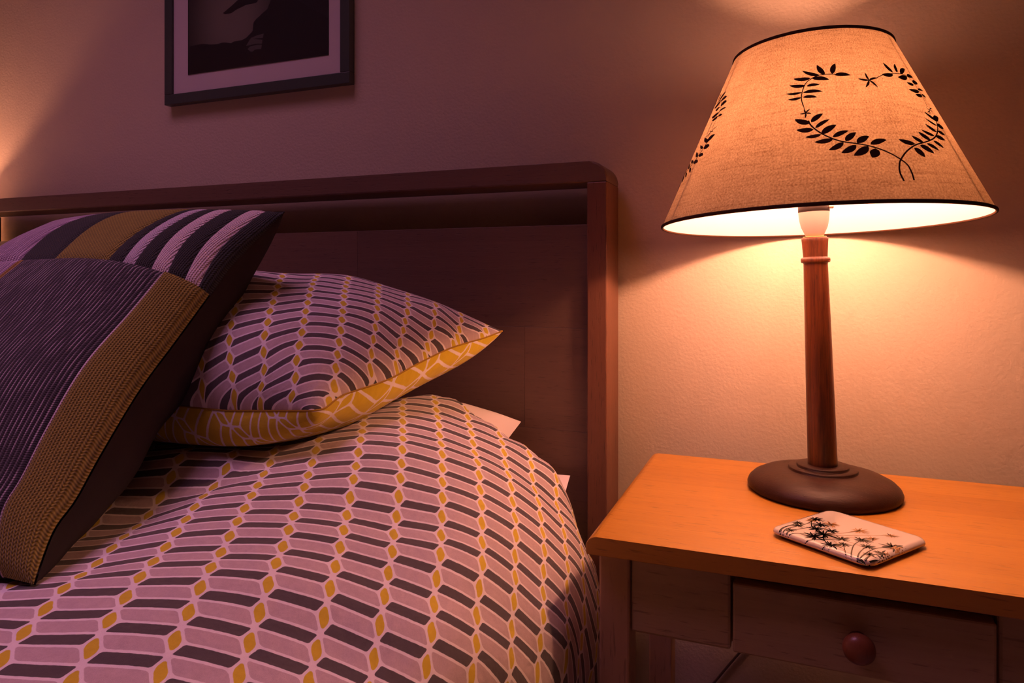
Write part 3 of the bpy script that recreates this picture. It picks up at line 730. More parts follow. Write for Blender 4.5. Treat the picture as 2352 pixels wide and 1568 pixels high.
# ---------------------------------------------------------------- duvet
def build_duvet():
    N = np.array(DUVET_NODES)
    S, V = [tuple(r[:2]) for r in N], [r[2:] for r in N]
    lut = {s: v for s, v in zip(S, V)}
    def hang(x, y, z):
        xe, rr = -0.285, 0.075
        if x > xe:
            s = x - xe
            th = min(s / rr, PI / 2)
            x2 = xe + rr * math.sin(th)
            z = z - rr * (1 - math.cos(th)) - max(0.0, s - rr * PI / 2)
            x = x2
        return x, y, z
    def back(x, y, z):
        if y > 0.935:
            e = y - 0.935
            th = min(e / 0.03, PI / 2)
            y = 0.935 + 0.03 * math.sin(th)
            z = z - 0.03 * (1 - math.cos(th)) - max(0.0, e - 0.03 * PI / 2)
        return x, y, z
    def hang_left(x, y, z):
        if x < -1.700:
            s = -1.700 - x
            th = min(s / 0.06, PI / 2)
            x = -1.700 - 0.06 * math.sin(th)
            z -= 0.06 * (1 - math.cos(th)) + max(0.0, s - 0.06 * PI / 2)
        return x, y, z
    def planar(i, j):
        return -0.600 + 0.0157 * (j + 2) + 0.050 * (i + 2), 0.462 - 0.0275 * (j + 2) + 0.0235 * (i + 2)
    ex = []
    # towards the foot of the bed
    for j in (8, 12, 17, 23, 29):
        for i in range(-32, 15, 2):
            x, y = planar(i, j)
            ex.append((i, j, *(hang(x, y, -0.277) if x > -1.0 else hang_left(x, y, -0.275))))
    # left half of the bed, under the cushion
    for i in (-5, -8, -12, -16, -20, -24, -28, -32):
        for j in (-20, -15, -11, -7, -3, 1, 4):
            x, y = planar(i, j)
            x, y, z = back(x, y, -0.272 + (0.03 if j < -10 else 0))
            x, y, z = hang_left(x, y, z)
            ex.append((i, j, x, y, z))
    # up to the headboard, under the pillow
    for i, j0 in ((-2, -6), (-1, -8), (0, -9), (1, -9), (2, -10), (3, -12), (4, -15), (5, -14)):
        b = lut[(i, j0)]
        zt_ = max(b[2], -0.222)
        for k in (3, 6, 10):
            if j0 - k < -25: continue
            x, y = b[0] - 0.0150 * k, b[1] + 0.0275 * k
            ex.append((i, j0 - k, *back(x, y, zt_)))
    # the side that hangs beside the table
    last = {}
    for (i, j) in lut:
        last[j] = max(i, last.get(j, -99))
    for j, i in last.items():
        if j > 2 or i < 4: continue
        b = np.array(lut[(i, j)])
        for k in (1.5, 3, 5, 7.5):
            p = b + np.array([0.030 * (1 - math.exp(-k / 1.5)), 0.020 * k, -0.046 * k])
            p[0] = min(p[0], -0.199)
            p[1] = min(p[1], 0.965)
            ex.append((i + k, j, *p))
    S2 = np.array(S + [(e[0], e[1]) for e in ex], float)
    V2 = np.array(V + [np.array(e[2:]) for e in ex], float)
    gi = np.arange(-32, 14.01, 0.25)
    gj = np.arange(-19, 26.01, 0.5)
    GI, GJ = np.meshgrid(gi, gj, indexing='ij')
    Qp = np.stack([GI.ravel(), GJ.ravel()], 1)
    sc = np.array([1.0, 0.55])
    P = tps_map(S2 * sc, V2, Qp * sc, 0.02)
    P[:, 1] = np.minimum(P[:, 1], 0.975)
    P[:, 2] = np.maximum(P[:, 2], -0.66)
    G = P.reshape(len(gi), len(gj), 3)
    # soft creases
    n = np.cross(np.gradient(G, axis=1), np.gradient(G, axis=0))
    n /= np.linalg.norm(n, axis=2)[..., None] + 1e-9
    if n[108, 40, 2] < 0: n = -n
    w = 0.0016 * np.sin(GJ * 0.9 + 0.7 * np.sin(GI * 0.5)) + 0.0011 * np.sin(GJ * 2.1 - GI * 0.8 + 1.0) + 0.0012 * np.sin(GI * 1.7 + GJ * 0.35)
    G = G + n * w[..., None]
    verts = G.reshape(-1, 3) + OFF
    o = mesh_obj('duvet', verts, grid_faces(len(gi), len(gj), True), M_TOPFAB, None, Qp)
    sol = o.modifiers.new('thickness', 'SOLIDIFY')
    sol.thickness = 0.016
    sol.offset = -1.0
    return o


duvet = build_duvet()
tag(duvet, 'puffy duvet with dark, grey and mustard lattice print spread over the bed', 'duvet')


# ---------------------------------------------------------------- pillows
def make_white_pillow(name, label, tip, front, width, ht, hb, pull):
    root = thing(name, label, 'pillow', W(*tip), 0, None)
    o3 = W(*tip)
    nw, nt_ = 41, 31
    Wg, Tg = np.meshgrid(np.linspace(0, 1, nw), np.linspace(0, 1, nt_), indexing='ij')
    tip_, fr = np.array(tip), np.array(front)
    base = fr + (tip_ - fr) * Tg[..., None] + Wg[..., None] * np.array([-width, 0, 0])
    # sides pulled in between the corner ears
    base[..., 0] -= pull * np.sin(PI * Tg) * (1 - 2 * Wg)
    base[..., 1] -= 0.022 * np.sin(PI * Wg) * (2 * Tg - 1)
    g = puff(Wg, Tg, 2.6, 2.6, 0.45)
    sm = np.clip((Wg - 0.12) / 0.23, 0, 1); sm = sm * sm * (3 - 2 * sm)
    g = g * (1 - 0.6 * sm)
    rip = 0.004 * np.sin(31 * Wg + 22 * Tg) * np.exp(-5 * Wg)
    top = base + (ht * g + rip * g ** 0.3)[..., None] * np.array([0, -0.35, 0.937])
    bot = base + (hb * g)[..., None] * np.array([0, 0.25, -0.968])
    mesh_obj('top_side', top.reshape(-1, 3) + OFF - o3, grid_faces(nw, nt_, True), M_WHITE, root)
    mesh_obj('underside', bot.reshape(-1, 3) + OFF - o3, grid_faces(nw, nt_, False), M_WHITE, root)
    return root


make_white_pillow('white_pillow', 'plain white pillow whose corner ear pokes out above the duvet by the headboard', (-0.384, 1.005, -0.223), (-0.400, 0.68, -0.43), 0.62, 0.112, 0.02, 0.024)
make_white_pillow('white_pillow', 'lower white pillow showing only a sliver between duvet side and bedpost', (-0.305, 1.005, -0.298), (-0.285, 0.72, -0.44), 0.70, 0.030, 0.02, 0.0)

pl = thing('patterned_pillow', 'pillow with lattice print on top and mustard underside, lying on the duvet', 'pillow', W(-0.75, 0.80, -0.2))
plo = W(-0.75, 0.80, -0.2)
nw, nt_ = 141, 91
wv = np.linspace(0, 1, nw) ** 1.35
tv = 0.5 - 0.5 * np.cos(np.linspace(0, PI, nt_)) * (0.6 + 0.4 * np.abs(np.cos(np.linspace(0, PI, nt_))))
Wg, Tg = np.meshgrid(wv, np.clip(tv, 0, 1), indexing='ij')
PN = np.array(PILLOW_NODES)
uvp = tps_map(PN[:, :2] * [10, 5], PN[:, 2:], np.stack([Wg.ravel() * 10, Tg.ravel() * 5], 1), 0.002)
mesh_obj('top_side', pillow_point(Wg, Tg, 1).reshape(-1, 3) + OFF - plo, grid_faces(nw, nt_, True), M_TOPFAB, pl, uvp)
PU = pillow_point(Wg, Tg, -1)
uu = np.concatenate([np.zeros((1, nt_)), np.cumsum(np.linalg.norm(np.diff(PU, axis=0), axis=2), axis=0)], 0).mean(1, keepdims=True) * np.ones((1, nt_)) / 0.050
vv2 = np.concatenate([np.zeros((nw, 1)), np.cumsum(np.linalg.norm(np.diff(PU, axis=1), axis=2), axis=1)], 1) / 0.028
uvb = np.stack([(uu * 0.62 + vv2 * 0.40 + 0.10 * np.sin(vv2 * 1.3)).ravel(), (vv2 * 0.55 - uu * 1.35 + 0.25 * np.sin(uu * 1.7)).ravel()], 1)
tag(mesh_obj('underside', pillow_point(Wg, Tg, -1).reshape(-1, 3) + OFF - plo, grid_faces(nw, nt_, False), M_UNDERFAB, pl, uvb), 'mustard underside with pale lattice lines')
seam = np.concatenate([pillow_point(np.linspace(1, 0, 60), np.zeros(60), 1), pillow_point(np.zeros(60), np.linspace(0, 1, 60), 1), pillow_point(np.linspace(0, 1, 60), np.ones(60), 1)])
tube('seam', seam + OFF - plo, 0.0012, plain('seam_thread', (0.35, 0.20, 0.02), 0.9), pl, 6)

# ---------------------------------------------------------------- knitted patchwork cushion
cu = thing('patchwork_cushion', 'square knitted patchwork cushion with striped top and mustard edge, leaning on pillow', 'cushion', W(-0.83, 0.5, -0.26))
cuo = W(-0.83, 0.5, -0.26)
K_DARK = knit('knit_charcoal', (0.018, 0.019, 0.017), (0.050, 0.052, 0.047), 420, 330)
K_PINK = knit('knit_pale_pink', (0.42, 0.32, 0.33), (0.84, 0.70, 0.70), 420, 330)
K_LILAC = knit('knit_lilac', (0.42, 0.34, 0.38), (0.70, 0.60, 0.68), 520, 380)
K_MUST = knit('knit_mustard', (0.10, 0.074, 0.020), (0.37, 0.285, 0.050), 380, 300, 0.0014)
K_RIB = knit('knit_ribbed_plum', (0.024, 0.021, 0.023), (0.060, 0.053, 0.056), 205, 420, 0.0011, (0.40, 0.33, 0.36))
K_PLUM = knit('knit_plum', (0.16, 0.10, 0.15), (0.40, 0.28, 0.37), 170, 420, 0.0014, (0.62, 0.48, 0.56))
K_TAN = knit('knit_tan', (0.20, 0.11, 0.03), (0.40, 0.24, 0.07), 380, 300)
K_BACK = plain('cushion_back_cotton', (0.034, 0.028, 0.028), 0.9, 0.1)


def cushion_panel(name, lo, hi, b0, b1, mat, lift=0.0, na=None, nb=None, label=None):
    """lo, hi: (edge at b0, edge at b1)"""
    na = na or max(6, int(60 * max(hi[0] - lo[0], hi[1] - lo[1])) + 6)
    nb = nb or max(12, int(70 * (b1 - b0)) + 4)
    F, B = np.meshgrid(np.linspace(0, 1, na), np.linspace(0, 1, nb), indexing='ij')
    A0 = lo[0] + (lo[1] - lo[0]) * B
    A1 = hi[0] + (hi[1] - hi[0]) * B
    A = A0 + (A1 - A0) * F
    Bv = b0 + (b1 - b0) * B
    P = cushion_point(A, Bv, 1)
    width = (A1 - A0) * CUSHION_W
    edge = np.minimum(np.minimum(F, 1 - F) * width, np.minimum(B, 1 - B) * (b1 - b0) * 0.5)
    up = (lift + 0.0016 * (1 - np.exp(-np.maximum(edge, 0) / 0.0022)))
    P = P + up[..., None] * np.array([0, -0.70, 0.714])
    # turn the rim of the panel down into the seam
    rim = (edge <= 1e-9)
    P[rim] += -0.0012 * np.array([0, -0.70, 0.714])
    uv = np.stack([(A * CUSHION_W).ravel(), (Bv * 0.5).ravel()], 1)
    o = mesh_obj(name, P.reshape(-1, 3) + OFF - cuo, grid_faces(na, nb, False), mat, cu, uv)
    if label: o['label'] = label
    return o


E0 = [0, .018, .048, .09, .132, .182, .216, .263, .465, .615, 1]
E1 = [0, .055, .105, .170, .212, .252, .288, .310, .535, .66, 1]
for k, (nm, mt_) in enumerate((('charcoal_stripe', K_DARK), ('pink_stripe', K_PINK), ('charcoal_stripe', K_DARK), ('pink_stripe', K_PINK), ('charcoal_stripe', K_DARK),
                               ('lilac_stripe', K_LILAC), ('charcoal_stripe', K_DARK), ('mustard_panel', K_MUST), ('charcoal_panel', K_DARK), ('plum_panel', K_PLUM))):
    cushion_panel(nm, (E0[k], E1[k]), (E0[k + 1], E1[k + 1]), 0.70, 1.0, mt_)
cushion_panel('mustard_band', (0, 0), (0.088, 0.092), 0.0, 0.70, K_MUST, 0.0035)
cushion_panel('pink_edging', (0.088, 0.092), (0.094, 0.098), 0.0, 0.70, K_PINK, 0.0015)
cushion_panel('ribbed_panel', (0.094, 0.098), (0.60, 0.60), 0.0, 0.70, K_RIB)
cushion_panel('tan_strip', (0.60, 0.60), (0.617, 0.617), 0.0, 0.70, K_TAN)
cushion_panel('plum_panel', (0.617, 0.617), (1, 1), 0.0, 0.70, K_PLUM)
na, nb = 61, 61
A, B = np.meshgrid(np.linspace(0, 1, na) ** 1.5, np.linspace(0, 1, nb), indexing='ij')
tag(mesh_obj('back_panel', cushion_point(A, B, -1).reshape(-1, 3) + OFF - cuo, grid_faces(na, nb, True), K_BACK, cu), 'plain dark cotton back')

# ---------------------------------------------------------------- bedside table
def make_table(label):
    ns = thing('nightstand', label, 'bedside table', W(0.0575, 0.85, -0.86))
    o3 = W(0.0575, 0.85, -0.86)
    def L(*p): return W(*p) - o3
    def nb(name, lo, hi, mat, bevel=0.0015, parent=ns):
        return box(name, L(*lo), L(*hi), mat, parent, bevel)
    x0, x1 = -0.190, 0.305
    ys = [0.6785, 0.750, 0.8215, 0.893, 0.9645, 1.0360]
    z1, z0 = -0.260, -0.2785
    prof = []
    r = 0.0115
    for k in range(7):
        a = PI / 2 + (PI / 2) * k / 6
        prof.append((x0 + r + r * math.cos(a), z1 - r + r * math.sin(a) * 1.0))
    prof += [(x0 + .001, z0), (x1 - .001, z0)]
    for k in range(7):
        a = (PI / 2) * k / 6
        prof.append((x1 - r + r * math.cos(a), z1 - r + r * math.sin(a)))
    out = [(p[0] - o3[0] + OFF[0], p[1] - o3[2] + OFF[2]) for p in prof]
    for k in range(5):
        a, b = ys[k], ys[k + 1]
        prism('tabletop_plank', out, 1, a + OFF[1] - o3[1] + .00006, b + OFF[1] - o3[1] - .00006, M_PINE_X, ns, 0.0008 if k in (0, 4) else 0.0002)
    for xa in (-0.1815, 0.2635):
        for ya in (0.700, 0.975):
            nb('leg', (xa, ya, -0.86), (xa + .032, ya + .032, z0), M_PINE_Z, 0.0025)
    nb('front_apron', (-0.1495, 0.7035, -0.3612), (-0.0515, 0.7185, z0), M_PINE_F, 0.003)
    nb('front_apron', (0.1665, 0.7035, -0.3612), (0.2635, 0.7185, z0), M_PINE_F, 0.003)
    nb('side_apron', (-0.178, 0.732, -0.3612), (-0.163, 0.975, z0), M_PINE_Y)
    nb('side_apron', (0.277, 0.732, -0.3612), (0.292, 0.975, z0), M_PINE_Y)
    nb('back_apron', (-0.1495, 0.985, -0.3612), (0.2635, 1.000, z0), M_PINE_F)
    for xa in (-0.0580, 0.1590):  # strips added behind the drawer's side gaps to keep light out
        nb('drawer_gap_blocker', (xa, 0.7190, -0.3600), (xa + .014, 0.980, -0.2800), M_PINE_Y)
    d = nb('drawer', (-0.0495, 0.6985, -0.3600), (0.1645, 0.7165, -0.2935), M_PINE_F, 0.0022)
    db = bmesh.new()
    for lo, hi in (((-0.045, 0.7165, -0.355), (-0.037, 0.94, -0.312)), ((0.152, 0.7165, -0.355), (0.160, 0.94, -0.312)), ((-0.037, 0.932, -0.355), (0.152, 0.94, -0.312)), ((-0.037, 0.7165, -0.353), (0.152, 0.932, -0.349))):
        lo, hi = L(*lo), L(*hi)
        rr = bmesh.ops.create_cube(db, size=1.0)
        for v in rr['verts']:
            v.co = Vector([(lo[k] + hi[k]) / 2 + v.co[k] * (hi[k] - lo[k]) for k in range(3)])
    bm_obj('drawer_box', db, M_PINE_F, d)
    ko = L(0.0580, 0.6985, -0.3275)
    fr = (ko, np.array([1., 0, 0]), np.array([0, 0, 1.]), np.array([0, -1., 0]))
    lathe('knob', [(0, 0), (.0085, 0), (.0078, .004), (.0085, .007), (.0118, .0105), (.0136, .0145), (.0132, .0185), (.0108, .0220), (.0065, .0243), (0, .0250)], M_KNOB, d, 40, fr)
    return ns


table = make_table('honey-coloured wooden bedside table with one drawer and round knob, right of bed')
table2 = copy_tree(table)
table2.location.x = -2.065
table2['label'] = 'honey-coloured wooden bedside table at the far side of the bed'

# ---------------------------------------------------------------- table lamp
lx, ly, lz = W(0.039, 0.926, -0.260)
lamp = thing('table_lamp', 'lit table lamp, dark turned wooden base, linen shade stitched with leaf wreaths', 'lamp', (lx, ly, lz))
lathe('base', [(0, 0), (.0835, 0), (.0862, .0028), (.0868, .006), (.0850, .0105), (.0800, .0155), (.0700, .0205), (.0560, .0243), (.0400, .0264), (.0394, .0264), (.0394, .0285), (.0385, .0296), (.0300, .0298), (.0296, .0298), (.0296, .0318), (.0288, .0328), (.0165, .0330), (0, .0330)], M_BASE, lamp, 96)
LEAN = np.array([-0.032, 0.0, 1.0]); LEAN /= np.linalg.norm(LEAN)
pe1 = np.cross(np.array([0, 1., 0]), LEAN); pe1 /= np.linalg.norm(pe1)
pfr = (np.array([0, 0, 0.030]), pe1, np.cross(LEAN, pe1), LEAN)
lathe('post', [(0, 0), (.0166, .001), (.0168, .004), (.0163, .06), (.0156, .12), (.0148, .18), (.0141, .23), (.0138, .2465), (.0142, .2480), (.0162, .2484), (.0168, .2500), (.0168, .2522), (.0162, .2540), (.0140, .2545), (.0139, .2555), (.0150, .2735), (.0154, .2775), (.0150, .2785), (0, .2785)], M_POST, lamp, 64, pfr)
sk = lathe('socket', [(0, .2800), (.0098, .2800), (.0118, .2844), (.0150, .2914), (.0168, .2994), (.0176, .3080), (.0178, .3098)], M_SOCKET, lamp, 48, pfr)
lathe('washer', [(0, .2785), (.0132, .2785), (.0136, .2793), (.0132, .2800), (0, .2800)], M_BRASS, sk, 40, pfr)
lathe('collar', [(.0176, .3098), (.0179, .3100), (.0179, .3185), (.0170, .3190), (.0172, .3205), (.0165, .3222), (.0, .3222)], M_CHAR, sk, 48, pfr)
sw0 = pfr[0] + LEAN * .3155
tube('switch', [sw0 + np.array([.0165, -.004, 0]), sw0 + np.array([.0215, -.005, 0]), sw0 + np.array([.0220, -.0051, 0])], [.0021, .0021, .0012], M_SWITCH, sk, 12)
bulb_c = np.array([.0305 - .0232 * .085, .9251 + .0262 * .085, .0672 + .085]) + OFF - np.array([lx, ly, lz])
bz = bulb_c - pfr[0]
prof = []
for k in range(13):
    a = -PI / 2 + 0.45 + (PI - 0.45) * k / 12
    prof.append((.019 * math.cos(a), .019 * math.sin(a)))
prof = [(0.0, -.0172)] + prof
lathe('bulb', prof, M_BULB, lamp, 24, (bulb_c, pe1, pfr[1 + 1], LEAN))
hb_ = float(bz @ LEAN)
lathe('bulb_cap', [(.0135, .3222), (.0135, hb_ - .036), (.0100, hb_ - .0182), (.0095, hb_ - .0172), (0, hb_ - .0175)], M_BRASS, lamp, 32, pfr)

# shade: tilted cone
sn = np.array([-0.0232, 0.0262, 1.0]); sn /= np.linalg.norm(sn)
se1 = np.cross(np.array([0, 1., 0]), sn); se1 /= np.linalg.norm(se1)
se2 = np.cross(sn, se1)
so = np.array([.0305, .9251, .0672]) + OFF - np.array([lx, ly, lz])
SFR = (so, se1, se2, sn)
RB, RT, SH = 0.1825, 0.0902, 0.2058


def cone_r(h): return RB + (RT - RB) * h / SH


shade = lathe('shade', [(cone_r(h), h) for h in np.linspace(0, SH, 13)], M_LINEN, lamp, 128, SFR)
lathe('lining', [(cone_r(h) - .0014, h) for h in np.linspace(0.0, SH, 7)], M_LINING, shade, 96, SFR)


def ring(name, r, h, rad, mat, parent, seg=96):
    prof = [(r + rad * math.cos(2 * PI * k / 8), h + rad * 1.3 * math.sin(2 * PI * k / 8)) for k in range(8)]
    return lathe(name, prof, mat, parent, seg, SFR, True)


ring('binding', RB, 0.0, .0016, M_BIND, shade)
ring('binding', RT, SH, .0017, M_BIND, shade)


def on_cone(th, h, off=0.0):
    r = cone_r(h) + off
    return so + sn * h + r * (math.cos(th) * se1 + math.sin(th) * se2)


for k in range(3):
    th = -0.55 + k * 2 * PI / 3
    tube('frame_wire', [on_cone(th, h, -.0030) for h in np.linspace(0, SH, 6)], .0012, M_WIRE, shade, 6)
    c0 = pfr[0] + LEAN * .320
    tube('carrier_arm', [c0 + .017 * (math.cos(th) * se1 + math.sin(th) * se2), on_cone(th, .075, -.0035)], .0010, M_WIRE, shade, 6)


def ribbon(verts, faces, pts, hw, put):
    base = len(verts)
    pts = np.asarray(pts)
    for k, p in enumerate(pts):
        d = pts[min(k + 1, len(pts) - 1)] - pts[max(k - 1, 0)]
        d = d / (np.linalg.norm(d) + 1e-12)
        nrm = np.array([-d[1], d[0]])
        w = hw[k] if hasattr(hw, '__len__') else hw
        verts.append(put(p + nrm * w)); verts.append(put(p - nrm * w))
    for k in range(len(pts) - 1):
        a = base + 2 * k
        faces.append((a, a + 1, a + 3, a + 2))


def dense(P, n):
    P3 = np.c_[np.asarray(P, float), np.zeros(len(P))]
    return smooth_curve(P3, n)[:, :2]


def leaf_pts(p, t, hw, n=9):
    s = np.linspace(0, 1, n)
    d = t - p
    bend = np.array([-d[1], d[0]]) * 0.06
    mid = p + s[:, None] * d + np.sin(PI * s)[:, None] * bend
    return mid, hw * np.sin(PI * s ** 0.85) ** 0.75 + 0.00015


for off in (0.0, -1.95, -4.05):
    # each wreath: one embroidered motif, thread raised off the linen
    RM = cone_r(.09)
    def put(p, off=off): return on_cone(p[0] / RM + off, p[1] * SH / math.hypot(SH, RB - RT), 0.0008)
    def flat(th, h): return np.array([th * RM, h * math.hypot(SH, RB - RT) / SH])
    vs_, fs_ = [], []
    for tb, hb, tt, ht, hw in WREATH_LEAVES:
        p, t = flat(tb, hb), flat(tt, ht)
        # keep the true width where the cone is wider or narrower than at the middle
        mid, w = leaf_pts(p, t, min(hw * 1.22, 0.36 * np.linalg.norm(t - p)))
        ribbon(vs_, fs_, mid, w, put)
    for pts, hw in WREATH_STEMS:
        ribbon(vs_, fs_, dense([flat(*q) for q in pts], 6 * len(pts)), hw * 1.1, put)
    mesh_obj('wreath_embroidery', vs_, fs_, M_STITCH, shade)

# cord: from the base over the back edge of the table and down the wall
def LL(*p): return W(*p) - np.array([lx, ly, lz])


cord_pts = smooth_curve([LL(.045, 1.010, -.2575), LL(.060, 1.035, -.262), LL(.066, 1.075, -.300), LL(.050, 1.100, -.38), LL(.005, 1.1075, -.47), LL(-.069, 1.109, -.5702), LL(-.106, 1.109, -.6231), LL(-.16, 1.109, -.70)], 60)
tube('power_cord', cord_pts, .0019, M_CORD, lamp, 8)

# second lamp, beyond the left edge of the photograph: it throws the warm wedge on the wall there
l2 = thing('table_lamp', 'small lit drum-shade lamp on the far bedside table', 'lamp', W(-1.95, 0.993, -0.260))
lathe('base', [(0, 0), (.060, 0), (.062, .004), (.055, .014), (.030, .020), (0, .021)], M_BASE, l2, 48)
lathe('post', [(.014, .020), (.012, .12), (.011, .235), (.016, .240), (.016, .262), (0, .263)], M_POST, l2, 32)
lathe('bulb', [(0, .3205)] + [(.0145 * math.cos(a), .340 + .0145 * math.sin(a)) for a in np.linspace(-1.2, PI / 2, 9)], M_BULB2, l2, 20)
lathe('bulb_cap', [(.012, .262), (.009, .322), (0, .3225)], M_BRASS, l2, 20)
sh2 = lathe('shade', [(.105, .215), (.100, .4284)], M_DRUM, l2, 64)
for k in range(3):
    th = k * 2 * PI / 3
    tube('carrier_arm', [(.011 * math.cos(th), .011 * math.sin(th), .255), (.1035 * math.cos(th), .1035 * math.sin(th), .262)], .001, M_WIRE, sh2, 6)

# ---------------------------------------------------------------- glass coaster
cs = thing('glass_coaster', 'glossy square coaster with black dandelion silhouettes, on the table before the lamp', 'coaster', W(.0545, .7609, -.260), math.radians(-35.45))
cm = Mat('coaster_glaze', 0.06, 0.5)
cm.color(cm.mix(cm.noise(cm.coord('Object'), 12.0, 3), (0.55, 0.48, 0.40), (0.61, 0.54, 0.45)))
cm.b.inputs['Coat Weight'].default_value = 0.6
cm.b.inputs['Coat Roughness'].default_value = 0.03
M_COAST = cm.m
M_CSIDE = plain('coaster_foot', (0.16, 0.055, 0.040), 0.5)
def rsquare(a, r, n=6):
    out = []
    for q, (sx, sy) in enumerate(((1, 1), (-1, 1), (-1, -1), (1, -1))):
        for k in range(n + 1):
            t = q * PI / 2 + PI / 2 * k / n
            out.append((sx * (a - r) + r * math.cos(t), sy * (a - r) + r * math.sin(t)))
    return out


def stack(name, rings, mat, parent):
    verts, faces = [], []
    n = len(rings[0][0])
    for pts, z in rings:
        verts += [(p[0], p[1], z) for p in pts]
    for k in range(len(rings) - 1):
        for q in range(n):
            faces.append((k * n + q, k * n + (q + 1) % n, (k + 1) * n + (q + 1) % n, (k + 1) * n + q))
    faces.append(tuple(range(n))[::-1])
    faces.append(tuple((len(rings) - 1) * n + q for q in range(n)))
    return mesh_obj(name, verts, faces, mat, parent)


ZT = 0.0085
stack('tile', [(rsquare(.0490, .009), .0022), (rsquare(.0522, .012), .0030), (rsquare(.0528, .0125), .0042), (rsquare(.0522, .012), .0060), (rsquare(.0505, .0105), .0076), (rsquare(.0480, .009), ZT - .0002), (rsquare(.0455, .007), ZT)], M_COAST, cs)
stack('foot_pad', [(rsquare(.0470, .009), 0.0), (rsquare(.0480, .009), .0022)], M_CSIDE, cs)
M_INK = plain('black_print', (0.012, 0.012, 0.010), 0.08, 0.5)
M_OCHRE = plain('ochre_print', (0.38, 0.20, 0.075), 0.08, 0.5)


def coaster_z(p):
    m = max(abs(p[0]), abs(p[1]))
    z = np.interp(m, [.0455, .0480, .0505, .0522, .0528], [ZT, ZT - .0002, .0076, .0060, .0042])
    return float(z) + 0.00015


def cput(p):
    q = np.clip(p, -.0527, .0527)
    return (q[0], q[1], coaster_z(q))


def print_mesh(name, heads, stems, blobs, mat, sw):
    rr = random.Random(5)
    vs_, fs_ = [], []
    for x, y, r in heads:
        c = np.array([x, y])
        n = rr.randint(12, 15)
        for k in range(n):
            a = 2 * PI * k / n + rr.uniform(-.25, .25)
            l = 1.25 * r * rr.uniform(.65, 1.1)
            mid, w = leaf_pts(c, c + l * np.array([math.cos(a), math.sin(a)]), r * .085, 5)
            ribbon(vs_, fs_, mid, w, cput)
    for s in stems:
        pts = dense(s, 10 * len(s))
        ribbon(vs_, fs_, pts, np.linspace(sw * 1.4, sw * .7, len(pts)), cput)
    for b in blobs:
        b = np.array(b)
        c = b.mean(0)
        i0 = len(vs_)
        vs_.append(cput(c))
        ring_ = dense(np.vstack([b, b[:1]]), 5 * len(b))
        for p in ring_: vs_.append(cput(p))
        for k in range(len(ring_) - 1):
            fs_.append((i0, i0 + 1 + k, i0 + 2 + k))
    return mesh_obj(name, vs_, fs_, mat, cs)


print_mesh('black_flower_print', BLACK_HEADS, BLACK_STEMS, BLACK_BLOBS, M_INK, .00055)
tag(print_mesh('ochre_flower_print', OCHRE_HEADS, OCHRE_STEMS, [], M_OCHRE, .00028), 'faded ochre flower print')

# ---------------------------------------------------------------- picture on the wall
px0, px1, pz0, pz1 = -1.2270, -0.7622, 0.3640, 0.985
pc = W((px0 + px1) / 2, 1.113, pz0)
pic = thing('framed_picture', 'black framed dark silhouette picture with pale mount, hanging above the headboard', 'picture', pc)
def PL(x, y, z): return W(x, y, z) - pc
fw_ = 0.0215
yfr, ybk = 1.0955, 1.1125
for lo, hi in (((px0, yfr, pz0), (px1, ybk, pz0 + fw_)), ((px0, yfr, pz1 - fw_), (px1, ybk, pz1)), ((px0, yfr, pz0 + fw_), (px0 + fw_, ybk, pz1 - fw_)), ((px1 - fw_, yfr, pz0 + fw_), (px1, ybk, pz1 - fw_))):
    box('frame_rail', PL(*lo), PL(*hi), M_BLACK, pic, .0012)
M_MOUNT = plain('mount_card', (0.60, 0.53, 0.53), 0.9, 0.1)
ox0, ox1, oz0, oz1 = -1.1650, -0.8120, 0.4230, 0.93
mnt = box('mount', PL(px0 + fw_, 1.1005, pz0 + fw_), PL(px1 - fw_, 1.1030, pz1 - fw_), M_MOUNT, pic, 0)
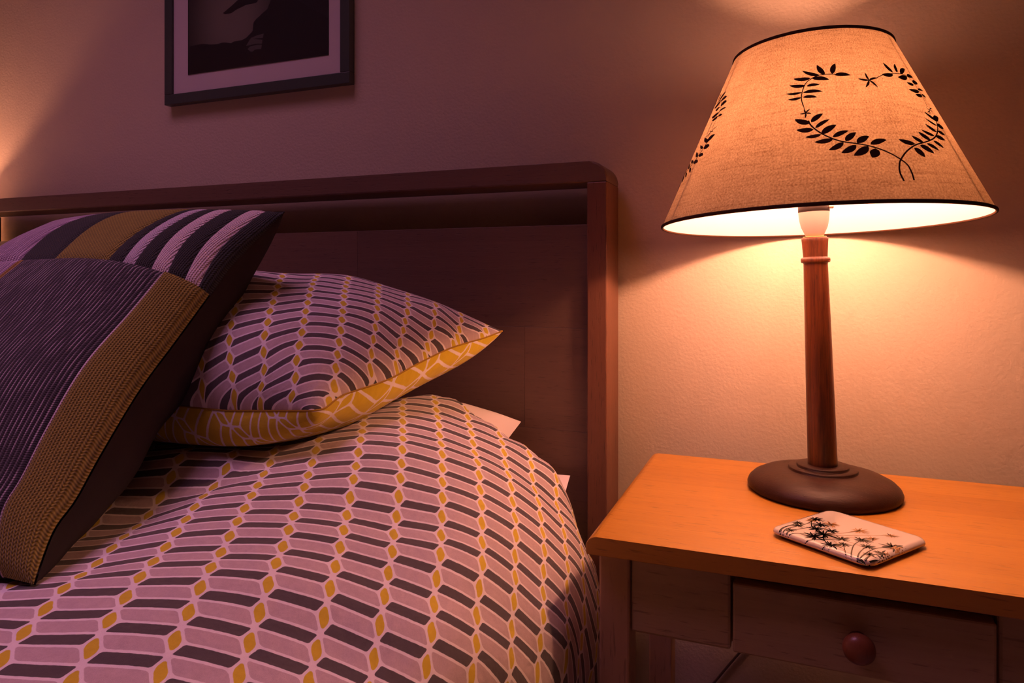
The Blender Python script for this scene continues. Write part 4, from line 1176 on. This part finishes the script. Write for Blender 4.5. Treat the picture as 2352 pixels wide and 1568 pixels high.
# the photograph: dim sky glow, dark silhouettes in front
pm = Mat('print_glow', 0.6, 0.3)
pv = pm.sep(pm.coord('Object'))
gx, gz = PL(-1.045, 0, 0.53)[0], PL(0, 0, 0.53)[2]
ddx, ddz = (pv[0] - float(gx)) * 6.5, (pv[2] - float(gz)) * 5.0
rad = (ddx * ddx + ddz * ddz).op('SQRT')
pm.color(pm.mix(rad.step(0.15, 0.95), (0.150, 0.135, 0.105), (0.012, 0.012, 0.011)))
ph = box('print', PL(ox0, 1.0995, oz0), PL(ox1, 1.1004, oz1), pm.m, pic, 0)
M_SILH = plain('print_black', (0.009, 0.008, 0.008), 0.6, 0.3)
M_GLINT = plain('print_grey', (0.075, 0.070, 0.062), 0.6, 0.3)


def patch(name, pts, y, mat):
    bm = bmesh.new()
    pts = [(min(max(x, ox0), ox1), min(max(z, oz0), oz1)) for x, z in pts]
    seen = []
    for q in pts:
        if not seen or (abs(q[0] - seen[-1][0]) + abs(q[1] - seen[-1][1])) > 1e-5: seen.append(q)
    bm.free()
    area = sum(seen[k][0] * seen[(k + 1) % len(seen)][1] - seen[(k + 1) % len(seen)][0] * seen[k][1] for k in range(len(seen)))
    if area < 0: seen = seen[::-1]
    tris = tessellate_polygon([[Vector((x, z, 0.0)) for x, z in seen]])
    faces = []
    for t in tris:
        p = [seen[i] for i in t]
        s2 = (p[1][0] - p[0][0]) * (p[2][1] - p[0][1]) - (p[2][0] - p[0][0]) * (p[1][1] - p[0][1])
        faces.append(tuple(t) if s2 > 0 else tuple(t)[::-1])
    return mesh_obj(name, [PL(x, y, z) for x, z in seen], faces, mat, ph, None, False)


patch('dark_silhouette', PIC_DARK_MASS, 1.0993, M_SILH)
patch('beak_silhouette', PIC_BEAK, 1.0993, M_SILH)
for g_ in (PIC_GLINT_A, PIC_GLINT_B, PIC_GLINT_C):
    patch('grey_glint', g_, 1.0991, M_GLINT)
box('glass', PL(px0 + fw_, 1.0972, pz0 + fw_), PL(px1 - fw_, 1.0984, pz1 - fw_), M_GLASS, pic, 0)
box('backing', PL(px0 + fw_, 1.1040, pz0 + fw_), PL(px1 - fw_, 1.1115, pz1 - fw_), plain('backing_board', (0.10, 0.08, 0.07), 0.9), pic, 0)
